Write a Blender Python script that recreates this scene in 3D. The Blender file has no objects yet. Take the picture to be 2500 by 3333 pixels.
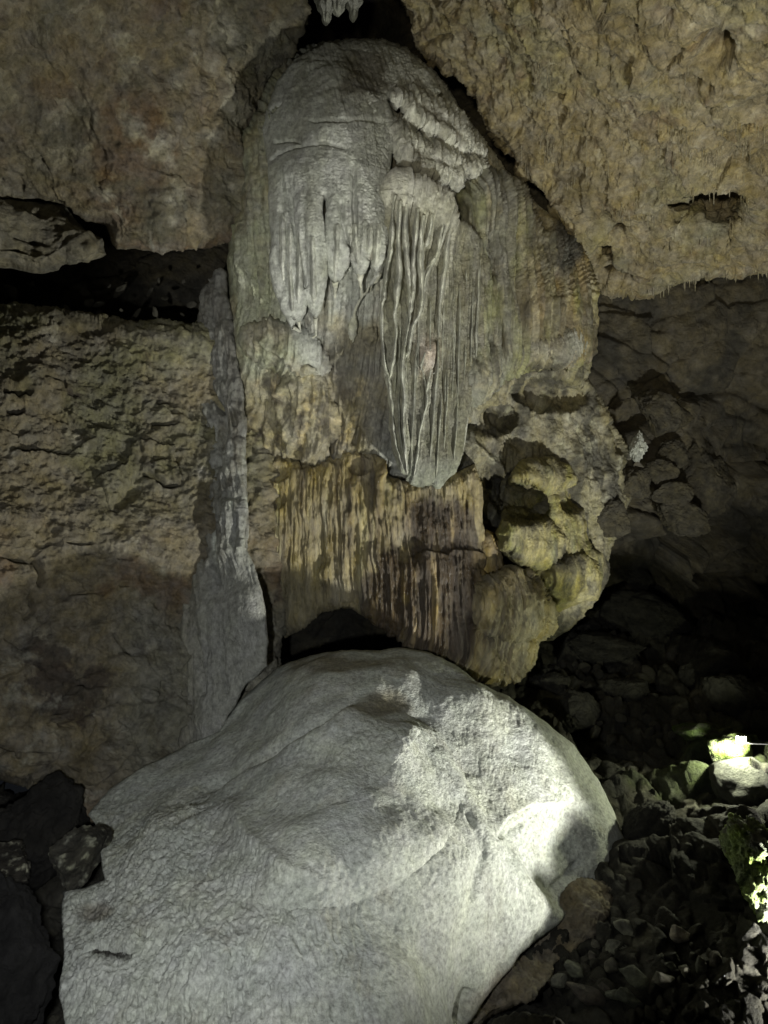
import bpy, math, random
import numpy as np
S = bpy.context.scene
C = S.collection
random.seed(7)
f32 = np.float32

# ------------------------------------------------------------------ camera, world, lamps, exposure
CZ = 3.2                     # eye height above the cave floor
F = 2500.0                   # focal length in photo pixels (photo is 2500 x 3333)
cam_d = bpy.data.cameras.new('camera'); cam = bpy.data.objects.new('camera', cam_d); C.objects.link(cam)
cam.location = (0, 0, CZ); cam.rotation_euler = (math.pi/2, 0, 0)
cam_d.sensor_fit = 'VERTICAL'; cam_d.angle = 2*math.atan(1666.5/F); cam_d.clip_end = 200; cam_d.clip_start = .05
S.camera = cam
w = bpy.data.worlds.new('World'); S.world = w; w.use_nodes = True
bg = w.node_tree.nodes['Background']; bg.inputs[0].default_value = (.75, .85, 1, 1); bg.inputs[1].default_value = .006
S.view_settings.view_transform = 'Standard'; S.view_settings.look = 'None'
S.view_settings.exposure = .12; S.view_settings.gamma = 1; S.view_settings.use_curve_mapping = False

def spot(name, loc, target, power, cone, blend, col, rad=.03):
    import mathutils
    d = bpy.data.lights.new(name, 'SPOT'); o = bpy.data.objects.new(name, d); C.objects.link(o)
    o.location = loc
    v = mathutils.Vector(target) - mathutils.Vector(loc)
    o.rotation_euler = v.to_track_quat('-Z', 'Y').to_euler()
    d.energy = power; d.spot_size = math.radians(cone); d.spot_blend = blend; d.color = col; d.shadow_soft_size = rad
    return o

LA = (3.2, 3.9, CZ-2.95)
spot('floodlight_beam', LA, (LA[0]-.40, LA[1]+.45, LA[2]+.80), 1500, 132, 1., (1, .985, .91), .08)
spot('path_light_beam', (-.7, 1.4, CZ-.7), (-1.0, 5.0, CZ-1.5), 335, 86, .9, (.97, .985, 1), .06)
spot('dome_light_beam', (-1.2, 1.4, CZ-.4), (-.6, 7, CZ+2.15), 920, 42, 1., (1, .985, .93), .05)
spot('ceiling_light_beam', (-.4, -1.0, CZ+.1), (2.9, 6.2, CZ+3.3), 1300, 54, 1., (1, .89, .68), .12)
spot('alcove_light_beam', (2.75, 6.6, CZ-2.1), (1.4, 7.7, CZ-.6), 42, 56, .8, (.95, 1, .58), .03)

# ------------------------------------------------------------------ noise
_rs = np.random.RandomState(3)
_perm = np.concatenate([_rs.permutation(256)]*2).astype(np.int32)
_g = _rs.normal(size=(256, 3)); _g /= np.linalg.norm(_g, axis=1)[:, None]; _g = _g.astype(f32)*1.5
def perlin(x, y, z):
    x = x.astype(f32); y = y.astype(f32); z = z.astype(f32)
    xi = np.floor(x); yi = np.floor(y); zi = np.floor(z)
    xf = x-xi; yf = y-yi; zf = z-zi
    xi = xi.astype(np.int32) & 255; yi = yi.astype(np.int32) & 255; zi = zi.astype(np.int32) & 255
    fd = lambda t: t*t*t*(t*(t*6-15)+10)
    u, v, w_ = fd(xf), fd(yf), fd(zf)
    def cr(a, b, c):
        h = _perm[_perm[_perm[(xi+a) & 255]+((yi+b) & 255)]+((zi+c) & 255)]
        g = _g[h]
        return g[..., 0]*(xf-a)+g[..., 1]*(yf-b)+g[..., 2]*(zf-c)
    def lx(b, c):
        p = cr(0, b, c); return p+u*(cr(1, b, c)-p)
    a0 = lx(0, 0); a0 = a0+v*(lx(1, 0)-a0)
    a1 = lx(0, 1); a1 = a1+v*(lx(1, 1)-a1)
    return a0+w_*(a1-a0)
def fbm(P, fr, octv=4, sc=(1, 1, 1), off=0., gain=.5, mode=''):
    t = 0; a = 1.; n = 0
    for o in range(octv):
        v = perlin(P[..., 0]*fr*sc[0]+off+o*17.3, P[..., 1]*fr*sc[1]+off*1.7+o*5.1, P[..., 2]*fr*sc[2]-off+o*9.7)
        if mode == 'r': v = 1-2*np.abs(v)
        elif mode == 'b': v = 2*np.abs(v)-.5
        t = t+v*a; n += a; a *= gain; fr *= 2.03
    return t/n
def smooth(a, b, x):
    t = np.clip((x-a)/(b-a), 0, 1); return t*t*(3-2*t)
def hash2(ix, iy, k):
    h = (ix.astype(np.int64)*374761393+iy.astype(np.int64)*668265263+k*2246822519) & 0xffffffff
    h = ((h ^ (h >> 13))*1274126177) & 0xffffffff
    return (((h ^ (h >> 16)) & 0xffff)/65535.).astype(f32)
def worley(u, v, k=0, facet=False):
    """F1, F2-F1 and a random tilted plane per cell (fractured blocks)"""
    ui = np.floor(u); vi = np.floor(v)
    f1 = np.full(u.shape, 9., f32); f2 = f1.copy(); pl = np.zeros(u.shape, f32); rid = pl.copy()
    for a in (-1, 0, 1):
        for b in (-1, 0, 1):
            cx = ui+a; cy = vi+b
            dx = (cx+hash2(cx, cy, k)-u); dy = (cy+hash2(cx, cy, k+1)-v)
            d = np.sqrt(dx*dx+dy*dy)
            m = d < f1
            f2 = np.where(m, f1, np.minimum(f2, d)); f1 = np.where(m, d, f1)
            r = hash2(cx, cy, k+2)
            rid = np.where(m, r, rid)
            if facet:
                pv = (r-.5)+(hash2(cx, cy, k+3)-.5)*dx*2+(hash2(cx, cy, k+4)-.5)*dy*2
                pl = np.where(m, pv, pl)
    return f1, f2-f1, pl, rid

# ------------------------------------------------------------------ materials
def rock_mat(name, rough=.75, spec=.3, grain=60, bump=.012, pits=0., pit_scale=30, wet=0., coat=0., stretch=1.):
    m = bpy.data.materials.new(name); m.use_nodes = True; nt = m.node_tree; N = nt.nodes; L = nt.links
    b = N['Principled BSDF']
    tc = N.new('ShaderNodeTexCoord'); mp = N.new('ShaderNodeMapping'); mp.inputs['Scale'].default_value = (1, 1, stretch)
    L.new(tc.outputs['Object'], mp.inputs[0])
    at = N.new('ShaderNodeAttribute'); at.attribute_name = 'Col'
    n1 = N.new('ShaderNodeTexNoise'); n1.inputs['Scale'].default_value = grain*.35; n1.inputs['Detail'].default_value = 8; n1.inputs['Roughness'].default_value = .7
    L.new(mp.outputs[0], n1.inputs['Vector'])
    r1 = N.new('ShaderNodeMapRange'); r1.inputs[1].default_value = .25; r1.inputs[2].default_value = .75; r1.inputs[3].default_value = .35; r1.inputs[4].default_value = 1.6
    L.new(n1.outputs[0], r1.inputs[0])
    n3 = N.new('ShaderNodeTexNoise'); n3.inputs['Scale'].default_value = 5; n3.inputs['Detail'].default_value = 6; n3.inputs['Roughness'].default_value = .65
    L.new(mp.outputs[0], n3.inputs['Vector'])
    hs = N.new('ShaderNodeHueSaturation'); L.new(at.outputs['Color'], hs.inputs['Color'])
    r3 = N.new('ShaderNodeMapRange'); r3.inputs[1].default_value = .3; r3.inputs[2].default_value = .7; r3.inputs[3].default_value = .6; r3.inputs[4].default_value = 1.3
    L.new(n3.outputs[0], r3.inputs[0]); L.new(r3.outputs[0], hs.inputs['Saturation'])
    mx = N.new('ShaderNodeVectorMath'); mx.operation = 'SCALE'; L.new(hs.outputs[0], mx.inputs[0]); L.new(r1.outputs[0], mx.inputs['Scale'])
    L.new(mx.outputs[0], b.inputs['Base Color'])
    n2 = N.new('ShaderNodeTexNoise'); n2.inputs['Scale'].default_value = grain; n2.inputs['Detail'].default_value = 9; n2.inputs['Roughness'].default_value = .72
    L.new(mp.outputs[0], n2.inputs['Vector'])
    h = n2.outputs[0]
    if pits:
        vo = N.new('ShaderNodeTexVoronoi'); vo.inputs['Scale'].default_value = pit_scale; vo.feature = 'SMOOTH_F1'
        L.new(mp.outputs[0], vo.inputs['Vector'])
        ml = N.new('ShaderNodeMath'); ml.operation = 'MULTIPLY_ADD'; ml.inputs[1].default_value = pits
        L.new(vo.outputs['Distance'], ml.inputs[0]); L.new(h, ml.inputs[2]); h = ml.outputs[0]
    bu = N.new('ShaderNodeBump'); bu.inputs['Strength'].default_value = 1; bu.inputs['Distance'].default_value = bump
    L.new(h, bu.inputs['Height']); L.new(bu.outputs[0], b.inputs['Normal'])
    b.inputs['Specular IOR Level'].default_value = spec
    if wet:
        rr = N.new('ShaderNodeMapRange'); rr.inputs[1].default_value = .4; rr.inputs[2].default_value = .62
        rr.inputs[3].default_value = rough; rr.inputs[4].default_value = rough*(1-wet)
        L.new(n3.outputs[0], rr.inputs[0]); L.new(rr.outputs[0], b.inputs['Roughness'])
    else: b.inputs['Roughness'].default_value = rough
    return m
M_ceil = rock_mat('rough_limestone', .85, .25, 34, .06, pits=.35, pit_scale=26)
M_wall = rock_mat('weathered_limestone', .8, .3, 32, .055)
M_flow = rock_mat('dry_flowstone', .66, .4, 60, .022, pits=.3, pit_scale=70, stretch=.8, wet=.35)
M_wetf = rock_mat('wet_brown_flowstone', .5, .5, 45, .035, wet=.6, stretch=.35)
M_mound = rock_mat('pale_calcite', .68, .4, 90, .010, pits=.55, pit_scale=62)
M_rub = rock_mat('broken_limestone', .85, .25, 30, .04)
M_moss = rock_mat('mossy_stone', .95, .1, 90, .03, pits=.8, pit_scale=80)

# ------------------------------------------------------------------ relief builder
def U(px, py, D):
    px = np.asarray(px, dtype=np.float64); py = np.asarray(py, dtype=np.float64); D = np.asarray(D, dtype=np.float64)
    return np.stack([D*(px-1250)/F, D+0*px, CZ-D*(py-1666.5)/F], -1)
def crop(x0, y0, s): return lambda pts: [(x0+a[0]*s, y0+a[1]*s)+tuple(a[2:]) for a in pts]
Dp = crop(0, 0, 1.507); R1 = crop(0, 0, .7535); R2 = crop(1250, 0, .7535); R3 = crop(700, 500, .5425)
R4 = crop(0, 900, .5425); R5 = crop(700, 1250, .7836); R6 = crop(1500, 800, .6028); R7 = crop(0, 2050, .7836); R8 = crop(1200, 2050, .7836)

def rbf(pts):
    p = np.array([(a, b) for a, b, c in pts], float)/1000; v = np.array([c for a, b, c in pts], float)
    n = len(p); d = np.linalg.norm(p[:, None]-p[None], axis=2)
    A = np.zeros((n+3, n+3)); A[:n, :n] = d-np.eye(n)*.03
    A[:n, n] = 1; A[:n, n+1:] = p; A[n, :n] = 1; A[n+1:, :n] = p.T
    s = np.linalg.solve(A, np.concatenate([v, [0, 0, 0]]))
    def f(x, y):
        x = x/1000; y = y/1000; r = s[n]+s[n+1]*x+s[n+2]*y
        for i in range(n): r = r+s[i]*np.sqrt((x-p[i, 0])**2+(y-p[i, 1])**2+1e-4)
        return r
    return f
def roughen(poly, amp, seed, seg=14, fringe=0., fr_scale=22):
    """densify an outline and break it up; fringe = drip teeth on edges that face down"""
    out = []; n = len(poly)
    area = sum(poly[i][0]*poly[(i+1) % n][1]-poly[(i+1) % n][0]*poly[i][1] for i in range(n))
    if area < 0: poly = poly[::-1]
    s = 0.
    for i in range(n):
        a = np.array(poly[i], float); b = np.array(poly[(i+1) % n], float); L = np.linalg.norm(b-a)
        k = max(1, int(L/seg)) if -250 < a[0] < 2750 and -200 < a[1] < 3500 else 1
        nr = np.array([b[1]-a[1], a[0]-b[0]])/(L+1e-6)      # outward for area>0 in y-down coords
        for j in range(k):
            t = j/k; p = a+(b-a)*t; q = np.array([s/60., 0, seed*3.1]); q2 = np.array([s/21., 5, seed*3.1])
            if k > 1:
                e = fbm(q[None], 1, 3)[0]*amp+fbm(q2[None], 1, 2)[0]*amp*.5
                p = p+nr*e
                if fringe and nr[1] > .25:
                    te = max(0, fbm(np.array([[p[0]/fr_scale, 3, seed]]), 1, 2)[0]+.15)
                    p = p+np.array([0, fringe*te*2])
            out.append(tuple(p)); s += L/k
    return out
class Field:
    def __init__(s, gx, gy):
        s.gx, s.gy = gx, gy; s.X, s.Y = np.meshgrid(gx, gy)
    def win(s, x0, x1, y0, y1):
        return (slice(max(0, np.searchsorted(s.gy, y0)), np.searchsorted(s.gy, y1)), slice(max(0, np.searchsorted(s.gx, x0)), np.searchsorted(s.gx, x1)))
    def stroke(s, H, pts, w_, h, prof='round', taper=True):
        """ridge along a polyline; pts (x, y[, width factor]); H is maxed in place"""
        n = len(pts)
        for i in range(n-1):
            a, b = pts[i], pts[i+1]; wa = w_*(a[2] if len(a) > 2 else 1); wb = w_*(b[2] if len(b) > 2 else 1)
            W = max(wa, wb)*(2.6 if prof == 'gauss' else 1.05)
            sl = s.win(min(a[0], b[0])-W, max(a[0], b[0])+W, min(a[1], b[1])-W, max(a[1], b[1])+W)
            x = s.X[sl]; y = s.Y[sl]
            if x.size == 0: continue
            dx, dy = b[0]-a[0], b[1]-a[1]; L2 = dx*dx+dy*dy+1e-6
            t = np.clip(((x-a[0])*dx+(y-a[1])*dy)/L2, 0, 1)
            d = np.hypot(x-a[0]-t*dx, y-a[1]-t*dy)/(wa+(wb-wa)*t)
            g = (i+t)/(n-1)
            e = np.minimum(1, np.minimum(g, 1-g)*(3.2 if w_ > 22 else 8)+(.03 if w_ > 22 else .15)) if taper else 1
            if prof == 'round': v = np.sqrt(np.clip(1-d*d, 0, 1))
            elif prof == 'gauss': v = np.exp(-d*d*1.2)
            else: v = np.clip(1-d, 0, 1)
            H[sl] = np.maximum(H[sl], h*e*v)
    def blob(s, cx, cy, rx, ry, rot=0, p=1.):
        c, q = math.cos(math.radians(rot)), math.sin(math.radians(rot))
        x = s.X-cx; y = s.Y-cy
        r2 = ((x*c+y*q)/rx)**2+((-x*q+y*c)/ry)**2
        return np.clip(1-r2, 0, 1)**(.5*p) if p != 0 else np.exp(-r2)
def axis(a, b, step):
    lo, hi = max(a, -30), min(b, 2530 if b < 3000 or True else b)
    return lo, hi
def grid_axis(a, b, step, lim):
    inner = np.arange(max(a, -40), min(b, lim+40)+step, step)
    left = np.arange(a, inner[0]-step, step*4) if a < -40 else np.array([])
    right = np.arange(inner[-1]+step*2, b+step*4, step*4) if b > lim+40 else np.array([])
    return np.concatenate([left, inner, right])

def make_mesh(name, V, Q, col, mat, parent=None, smooth_sh=True):
    me = bpy.data.meshes.new(name)
    me.vertices.add(len(V)); me.vertices.foreach_set('co', V.astype(f32).ravel())
    me.loops.add(Q.size); me.loops.foreach_set('vertex_index', Q.astype(np.int32).ravel())
    me.polygons.add(len(Q)); me.polygons.foreach_set('loop_start', np.arange(0, Q.size, Q.shape[1], dtype=np.int32))
    me.update(calc_edges=True)
    if smooth_sh: me.polygons.foreach_set('use_smooth', np.ones(len(Q), dtype=bool))
    ca = me.color_attributes.new('Col', 'FLOAT_COLOR', 'POINT')
    cc = np.ones((len(V), 4), f32)
    cl = np.ones((len(V), 3), f32)*np.asarray(col, f32); lum = cl@np.array([.3, .6, .1], f32)
    cc[:, :3] = cl*.92+lum[:, None]*np.array([1.0, .985, .86], f32)*.08
    cc[:, :3] *= np.array([.95, 1.0, .95], f32); ca.data.foreach_set('color', cc.ravel())
    me.materials.append(mat)
    o = bpy.data.objects.new(name, me); C.objects.link(o)
    if parent: o.parent = parent; o.matrix_parent_inverse.identity(); o.location = -parent.location
    return o

def relief(name, poly, ctrl, mat, disp, colf, step=3.4, R=60, A=.3, back=.8, rough=5, seed=1, parent=None, fringe=0, shape=None, fr_scale=22, p_edge=1., calm=0):
    poly = roughen(poly, rough, seed, fringe=fringe, fr_scale=fr_scale)
    pa = np.array(poly); M = step*5.5
    x0, y0 = pa.min(0)-M-step; x1, y1 = pa.max(0)+M+step
    fl = Field(grid_axis(x0, x1, step, 2500), grid_axis(y0, y1, step, 3333))
    X, Y = fl.X, fl.Y; nx, ny = len(fl.gx), len(fl.gy)
    # inside test by scanline
    ins = np.zeros(X.shape, bool); n = len(poly)
    ax, ay = pa[:, 0], pa[:, 1]; bx, by = np.roll(ax, -1), np.roll(ay, -1)
    for r, yy in enumerate(fl.gy):
        m = (ay > yy) != (by > yy)
        if m.any():
            xs = np.sort(ax[m]+(yy-ay[m])*(bx[m]-ax[m])/(by[m]-ay[m]))
            ins[r] = (np.searchsorted(xs, fl.gx) % 2) == 1
    W = max(R, M)+step*6
    dist = np.full(X.shape, 1e4); NX = X.copy(); NY = Y.copy()
    for i in range(n):
        j = (i+1) % n
        sl = fl.win(min(ax[i], ax[j])-W, max(ax[i], ax[j])+W, min(ay[i], ay[j])-W, max(ay[i], ay[j])+W)
        x = X[sl]; y = Y[sl]
        if x.size == 0: continue
        dx, dy = ax[j]-ax[i], ay[j]-ay[i]
        t = np.clip(((x-ax[i])*dx+(y-ay[i])*dy)/(dx*dx+dy*dy+1e-9), 0, 1)
        qx, qy = ax[i]+t*dx, ay[i]+t*dy; d = np.hypot(x-qx, y-qy); m = d < dist[sl]
        for arr, v in ((dist, d), (NX, qx), (NY, qy)):
            s_ = arr[sl]; s_[m] = v[m]
    out = ~ins; keep = ins | (dist < M)
    px = np.where(out & keep, NX, X); py = np.where(out & keep, NY, Y)
    # skirt: walks inward while it goes back
    k = np.where(out, np.clip(dist/M, 0, 1), 0)
    ux = (NX-X)/np.maximum(dist, 1e-3); uy = (NY-Y)/np.maximum(dist, 1e-3)
    inw = M*.9*k**2
    px = px+np.where(out & keep, ux*inw, 0); py = py+np.where(out & keep, uy*inw, 0)
    D = rbf(ctrl)(px, py)
    t = np.where(ins, np.clip(dist/R, 0, 1), 0)
    D = D+A*(1-np.sqrt(1-(1-t)**2))**p_edge+back*k**.8
    fl.sd = np.where(ins, dist, -dist)
    if shape: D = D-shape(fl)
    P = U(px, py, D).astype(f32)
    def nrm(P):
        du = np.gradient(P, axis=1); dv = np.gradient(P, axis=0)
        nn = np.cross(dv, du); l = np.linalg.norm(nn, axis=2, keepdims=True); nn = nn/np.maximum(l, 1e-9)
        s = np.sign((nn*(P-np.array([0, 0, CZ], f32))).sum(2, keepdims=True)); 
        return -nn*np.where(s == 0, 1, s)
    nn = nrm(P)
    for _ in range(2):     # soften
        nn[1:-1, 1:-1] = (nn[1:-1, 1:-1]*2+nn[:-2, 1:-1]+nn[2:, 1:-1]+nn[1:-1, :-2]+nn[1:-1, 2:])/6
    d = disp(P, fl)
    if calm: d = d*(.15+.85*smooth(-2, calm, fl.sd))
    Pd = P+nn*d[..., None]
    col = np.clip(colf(P, fl, d), .004, .9)
    idx = np.arange(nx*ny).reshape(ny, nx)
    kq = keep[:-1, :-1] & keep[1:, :-1] & keep[:-1, 1:] & keep[1:, 1:]
    Q = np.stack([idx[:-1, :-1][kq], idx[1:, :-1][kq], idx[1:, 1:][kq], idx[:-1, 1:][kq]], 1)
    used = np.zeros(nx*ny, bool); used[Q.ravel()] = True
    remap = np.cumsum(used)-1
    o = make_mesh(name, Pd.reshape(-1, 3)[used], remap[Q], col.reshape(-1, 3)[used], mat, parent)
    o['_'] = 0; del o['_']
    return o, Pd, fl, ins
def tag(o, label=None, cat=None, group=None, kind=None):
    for k_, v in (('label', label), ('category', cat), ('group', group), ('kind', kind)):
        if v: o[k_] = v
    return o
def empty(name, loc):
    o = bpy.data.objects.new(name, None); C.objects.link(o); o.location = loc; o.empty_display_size = .2; return o
def mixc(a, b, t): t = t[..., None]; return a*(1-t)+np.array(b, f32)*t
def base(P, c): return np.ones(P.shape, f32)*np.array(c, f32)

# ------------------------------------------------------------------ SETTING: back wall
def d_back(P, fl):
    u = P[..., 0]*1.1+fbm(P, .9, 2, off=4)*.5; v = P[..., 2]*1.5+fbm(P, .9, 2, off=9)*.5
    f1, e, pl, _ = worley(u, v, 5, True)
    f1b, eb, plb, _ = worley(u*2.7+3, v*2.7, 9, True)
    rt = smooth(1750, 1950, fl.X)*smooth(1150, 1450, fl.Y)
    return fbm(P, .7, 5)*.35+(pl*.45-.16*np.exp(-e*16))*(.3+.7*rt)+(plb*.13-.06*np.exp(-eb*14))*(.3+.7*rt)+fbm(P, 6, 4, mode='r')*.03
def c_back(P, fl, d):
    c = base(P, (.072, .059, .038)); c = mixc(c, (.035, .031, .024), smooth(-.1, .3, fbm(P, 1.3, 4, off=3)))
    c = mixc(c, (.12, .10, .066), smooth(.1, .4, fbm(P, 2.5, 4, off=8))*.6)
    return c
bw, *_ = relief('back_wall', [(-500, -400), (3000, -400), (3000, 2150), (-500, 2150)],
    [(-400, 900, 8.4), (0, 950, 8.8), (700, 900, 9.2), (1100, 50, 10.2), (1500, 300, 10.8), (1350, 150, 10.6), (1900, 600, 9.6), (2000, 1100, 9.3), (2500, 1000, 9.3), (2500, 1600, 10.2), (2000, 1700, 9.6), (1900, 2000, 10.2), (2500, 2000, 11.8), (1000, 2000, 8.9), (2900, 1500, 9.8), (-400, -300, 8), (-400, 2100, 8.2), (2900, -300, 8.5)],
    M_wall, d_back, c_back, step=5, R=5, A=.1, back=.3, rough=0)
tag(bw, kind='structure')

# ------------------------------------------------------------------ left ceiling
def d_lceil(P, fl):
    H = np.zeros(fl.X.shape)
    for pts, w_, h in ((R1([(35, 560), (70, 640), (95, 710)]), 26, .10), (R1([(370, 560), (385, 640), (400, 780)]), 16, .07),
                       (R1([(240, 300), (330, 350), (420, 400), (500, 470)]), 44, .12), (R1([(340, 330), (350, 380)]), 8, .07),
                       (R1([(560, 930), (620, 940), (700, 900)]), 10, .05), (R1([(690, 840), (700, 880)]), 6, .04),
                       (R1([(250, 220), (300, 230)]), 14, .06), (R1([(435, 900), (440, 960)]), 7, .07)):
        fl.stroke(H, pts, w_*.7, h*.25, 'gauss')
    B = np.zeros(fl.X.shape)
    fl.stroke(B, R1([(1060, 190), (960, 240), (900, 400), (870, 520)]), 14, .05, 'gauss')
    fl.stroke(B, R1([(690, 650), (700, 800), (690, 1050)]), 22, .05, 'gauss')
    fl.stroke(B, R1([(440, 100), (430, 240), (370, 280)]), 12, .06, 'gauss')
    fl.stroke(B, R1([(170, 60), (160, 140), (200, 190)]), 16, .07, 'gauss')
    f1, e, pl, _ = worley(P[..., 0]*1.7+fbm(P, 1.5, 3)*.7, P[..., 2]*1.5+P[..., 1]*.6+fbm(P, 1.5, 3, off=7)*.7, 21, True)
    rg = smooth(560, 860, fl.X)
    return (fbm(P, .8, 5)*.30+pl*.03*(1-rg)+fbm(P, 4, 5, gain=.62)*.12+fbm(P, 9, 4, mode='r', gain=.65)*.045
            + fbm(P, 5, 4, sc=(1.6, 1, .35), mode='r')*.05*rg-H+B)
def c_lceil(P, fl, d):
    c = base(P, (.255, .205, .135))
    c = mixc(c, (.17, .10, .06), smooth(-.1, .3, fbm(P, 1.6, 6, off=2, gain=.6))*.7)
    c = mixc(c, (.08, .07, .05), smooth(0, .35, fbm(P, 3.3, 6, off=52, gain=.62))*.6)
    c = mixc(c, (.13, .125, .09), smooth(.0, .35, fbm(P, 1.2, 5, off=12))*.7)
    c = mixc(c, (.46, .41, .31), smooth(.02, .32, fbm(P, 2.6, 6, off=5, gain=.6))*.8)
    c = mixc(c, (.12, .12, .08), smooth(700, 950, fl.X)*.6)
    c = mixc(c, (.30, .25, .17), (1-smooth(0, 420, fl.X))*.45)
    c = mixc(c, (.33, .32, .27), smooth(.25, .5, fbm(P, 3, 4, sc=(2.5, 1, .4), off=19))*smooth(500, 800, fl.Y)*.6)
    return c
lc, PL, flL, inL = relief('left_ceiling', [(-500, -400), (1030, -400), (1005, -50), (990, 60), (940, 140), (900, 200), (855, 300), (815, 430), (800, 600), (790, 720), (745, 780), (700, 800), (640, 812), (560, 812), (520, 825), (440, 808), (380, 812), (362, 780), (345, 735), (280, 722), (240, 690), (205, 665), (110, 655), (-500, 640)],
    [(0, 0, 5.3), (500, 0, 6.0), (1000, 0, 7.3), (0, 600, 6.9), (250, 760, 7.2), (500, 800, 7.3), (750, 780, 7.6), (450, 400, 6.7), (900, 200, 7.6), (-400, 0, 4.6), (-400, 640, 6.4), (0, -400, 4.4), (1000, -400, 6.6)],
    M_wall, d_lceil, c_lceil, step=3.8, R=45, A=.25, back=1.6, rough=10, seed=2, calm=12)
tag(lc, kind='structure')

# ------------------------------------------------------------------ right ceiling
def d_rceil(P, fl):
    H = np.zeros(fl.X.shape)
    for pts, w_, h in ((R2([(1390, 190), (1450, 170), (1530, 160)]), 48, .45), (R2([(1290, 835), (1400, 845), (1590, 825)]), 34, .5), (R2([(1200, 900), (1260, 870), (1330, 860)]), 32, .3),
                       (R2([(1420, 330), (1435, 300)]), 12, .09), (R2([(985, 165), (1010, 185)]), 10, .08), (R2([(1340, 900), (1450, 920), (1540, 900)]), 46, .16),
                       (R2([(900, 940), (960, 900), (1030, 860)]), 26, .13), (R2([(910, 1100), (950, 1080), (985, 1080)]), 20, .16), (R2([(920, 1140), (1000, 1160), (1090, 1180)]), 16, .12),
                       (R2([(430, 160), (440, 180), (450, 145)]), 13, .08), (R2([(220, 145), (260, 135), (330, 130)]), 8, .06), (R2([(575, 700), (585, 660)]), 8, .08),
                       (R2([(950, 520), (975, 490)]), 12, .06), (R2([(510, 390), (520, 350)]), 9, .05), (R2([(895, 580), (905, 565)]), 8, .06), (R2([(360, 380), (375, 340)]), 12, .07),
                       (R2([(1180, 285), (1250, 270), (1340, 280), (1400, 320)]), 22, .08), (R2([(1390, 1070), (1430, 1060)]), 14, .08)):
        fl.stroke(H, pts, w_, h, 'gauss')
    B = np.zeros(fl.X.shape)
    fl.stroke(B, R2([(1130, 1090), (1300, 1070), (1500, 1010), (1700, 990)]), 50, .12, 'gauss')
    fl.stroke(B, R2([(1590, 850), (1580, 950)]), 20, .10, 'gauss')
    s = P[..., 1]*.8
    f1, e, pl, _ = worley(P[..., 0]*5+fbm(P, 3, 2)*.8, (P[..., 2]+s)*4+fbm(P, 3, 2, off=3)*.8, 31, True)
    return fbm(P, .6, 4)*.26+fbm(P, 1.5, 4, off=44, mode='r')*.11+pl*.055+fbm(P, 4, 5, gain=.62)*.10+fbm(P, 11, 4, mode='r', gain=.6)*.035-H+B
def c_rceil(P, fl, d):
    c = base(P, (.33, .265, .155))
    c = mixc(c, (.26, .235, .14), smooth(-.1, .3, fbm(P, 1.1, 5, off=2))*.7)
    c = mixc(c, (.20, .14, .085), smooth(.08, .4, fbm(P, 3.2, 6, off=12, gain=.62))*.8)
    c = mixc(c, (.48, .42, .30), smooth(.12, .42, fbm(P, 6, 5, off=5, gain=.65))*.7)
    c = mixc(c, (.20, .20, .17), smooth(.2, .45, fbm(P, 1.6, 4, off=25))*.6)
    c = mixc(c, (.15, .115, .06), smooth(-.1, .3, fbm(P, .9, 6, off=65, gain=.62))*.7)
    return c
def sh_rceil(fl):
    s = 0
    for cx, yt, rx, L, h in ((2335, 615, 150, 130, .75), (1985, 655, 90, 110, .5), (2170, 735, 60, 50, .25), (2010, 830, 60, 60, .45), (2060, 875, 90, 40, .3), (1760, 600, 40, 60, .3)):
        yy = fl.Y-yt-20*np.sin((fl.X-cx)/37.)-fbm(np.stack([fl.X*.02, fl.Y*.02, fl.X*0+cx], -1), 1, 4)*26
        s = s-h*smooth(0, 9, yy)*(1-smooth(10, L, yy))*smooth(rx, rx*.55, np.abs(fl.X-cx+fbm(np.stack([fl.X*.02, fl.Y*.02, fl.X*0+yt], -1), 1, 3)*40))
    return s
rc, PR, flR, inR = relief('right_ceiling', [(1030, -400), (3000, -400), (3000, 850), (2700, 862), (2500, 868), (2380, 880), (2300, 878), (2230, 905), (2160, 935), (2100, 945), (2030, 935), (1960, 915), (1925, 890), (1905, 840), (1870, 750), (1815, 690), (1835, 640), (1800, 598), (1740, 578), (1705, 560), (1672, 500), (1640, 430), (1608, 385), (1566, 300), (1490, 205), (1420, 135), (1360, 70), (1320, 0)],
    [(1310, 0, 7.7), (1900, 0, 5.7), (2500, 0, 4.7), (1600, 450, 8.2), (1900, 800, 8.5), (2100, 930, 8.8), (2500, 870, 8.2), (2500, 500, 6.7), (2900, 0, 4.2), (2900, 860, 7.6), (2000, 400, 7.2), (1300, -300, 6.4), (2500, -300, 3.7)],
    M_ceil, d_rceil, c_rceil, step=3.6, R=55, A=.35, back=1.2, rough=9, seed=3, fringe=5, fr_scale=9, shape=sh_rceil)
tag(rc, kind='structure')

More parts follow.
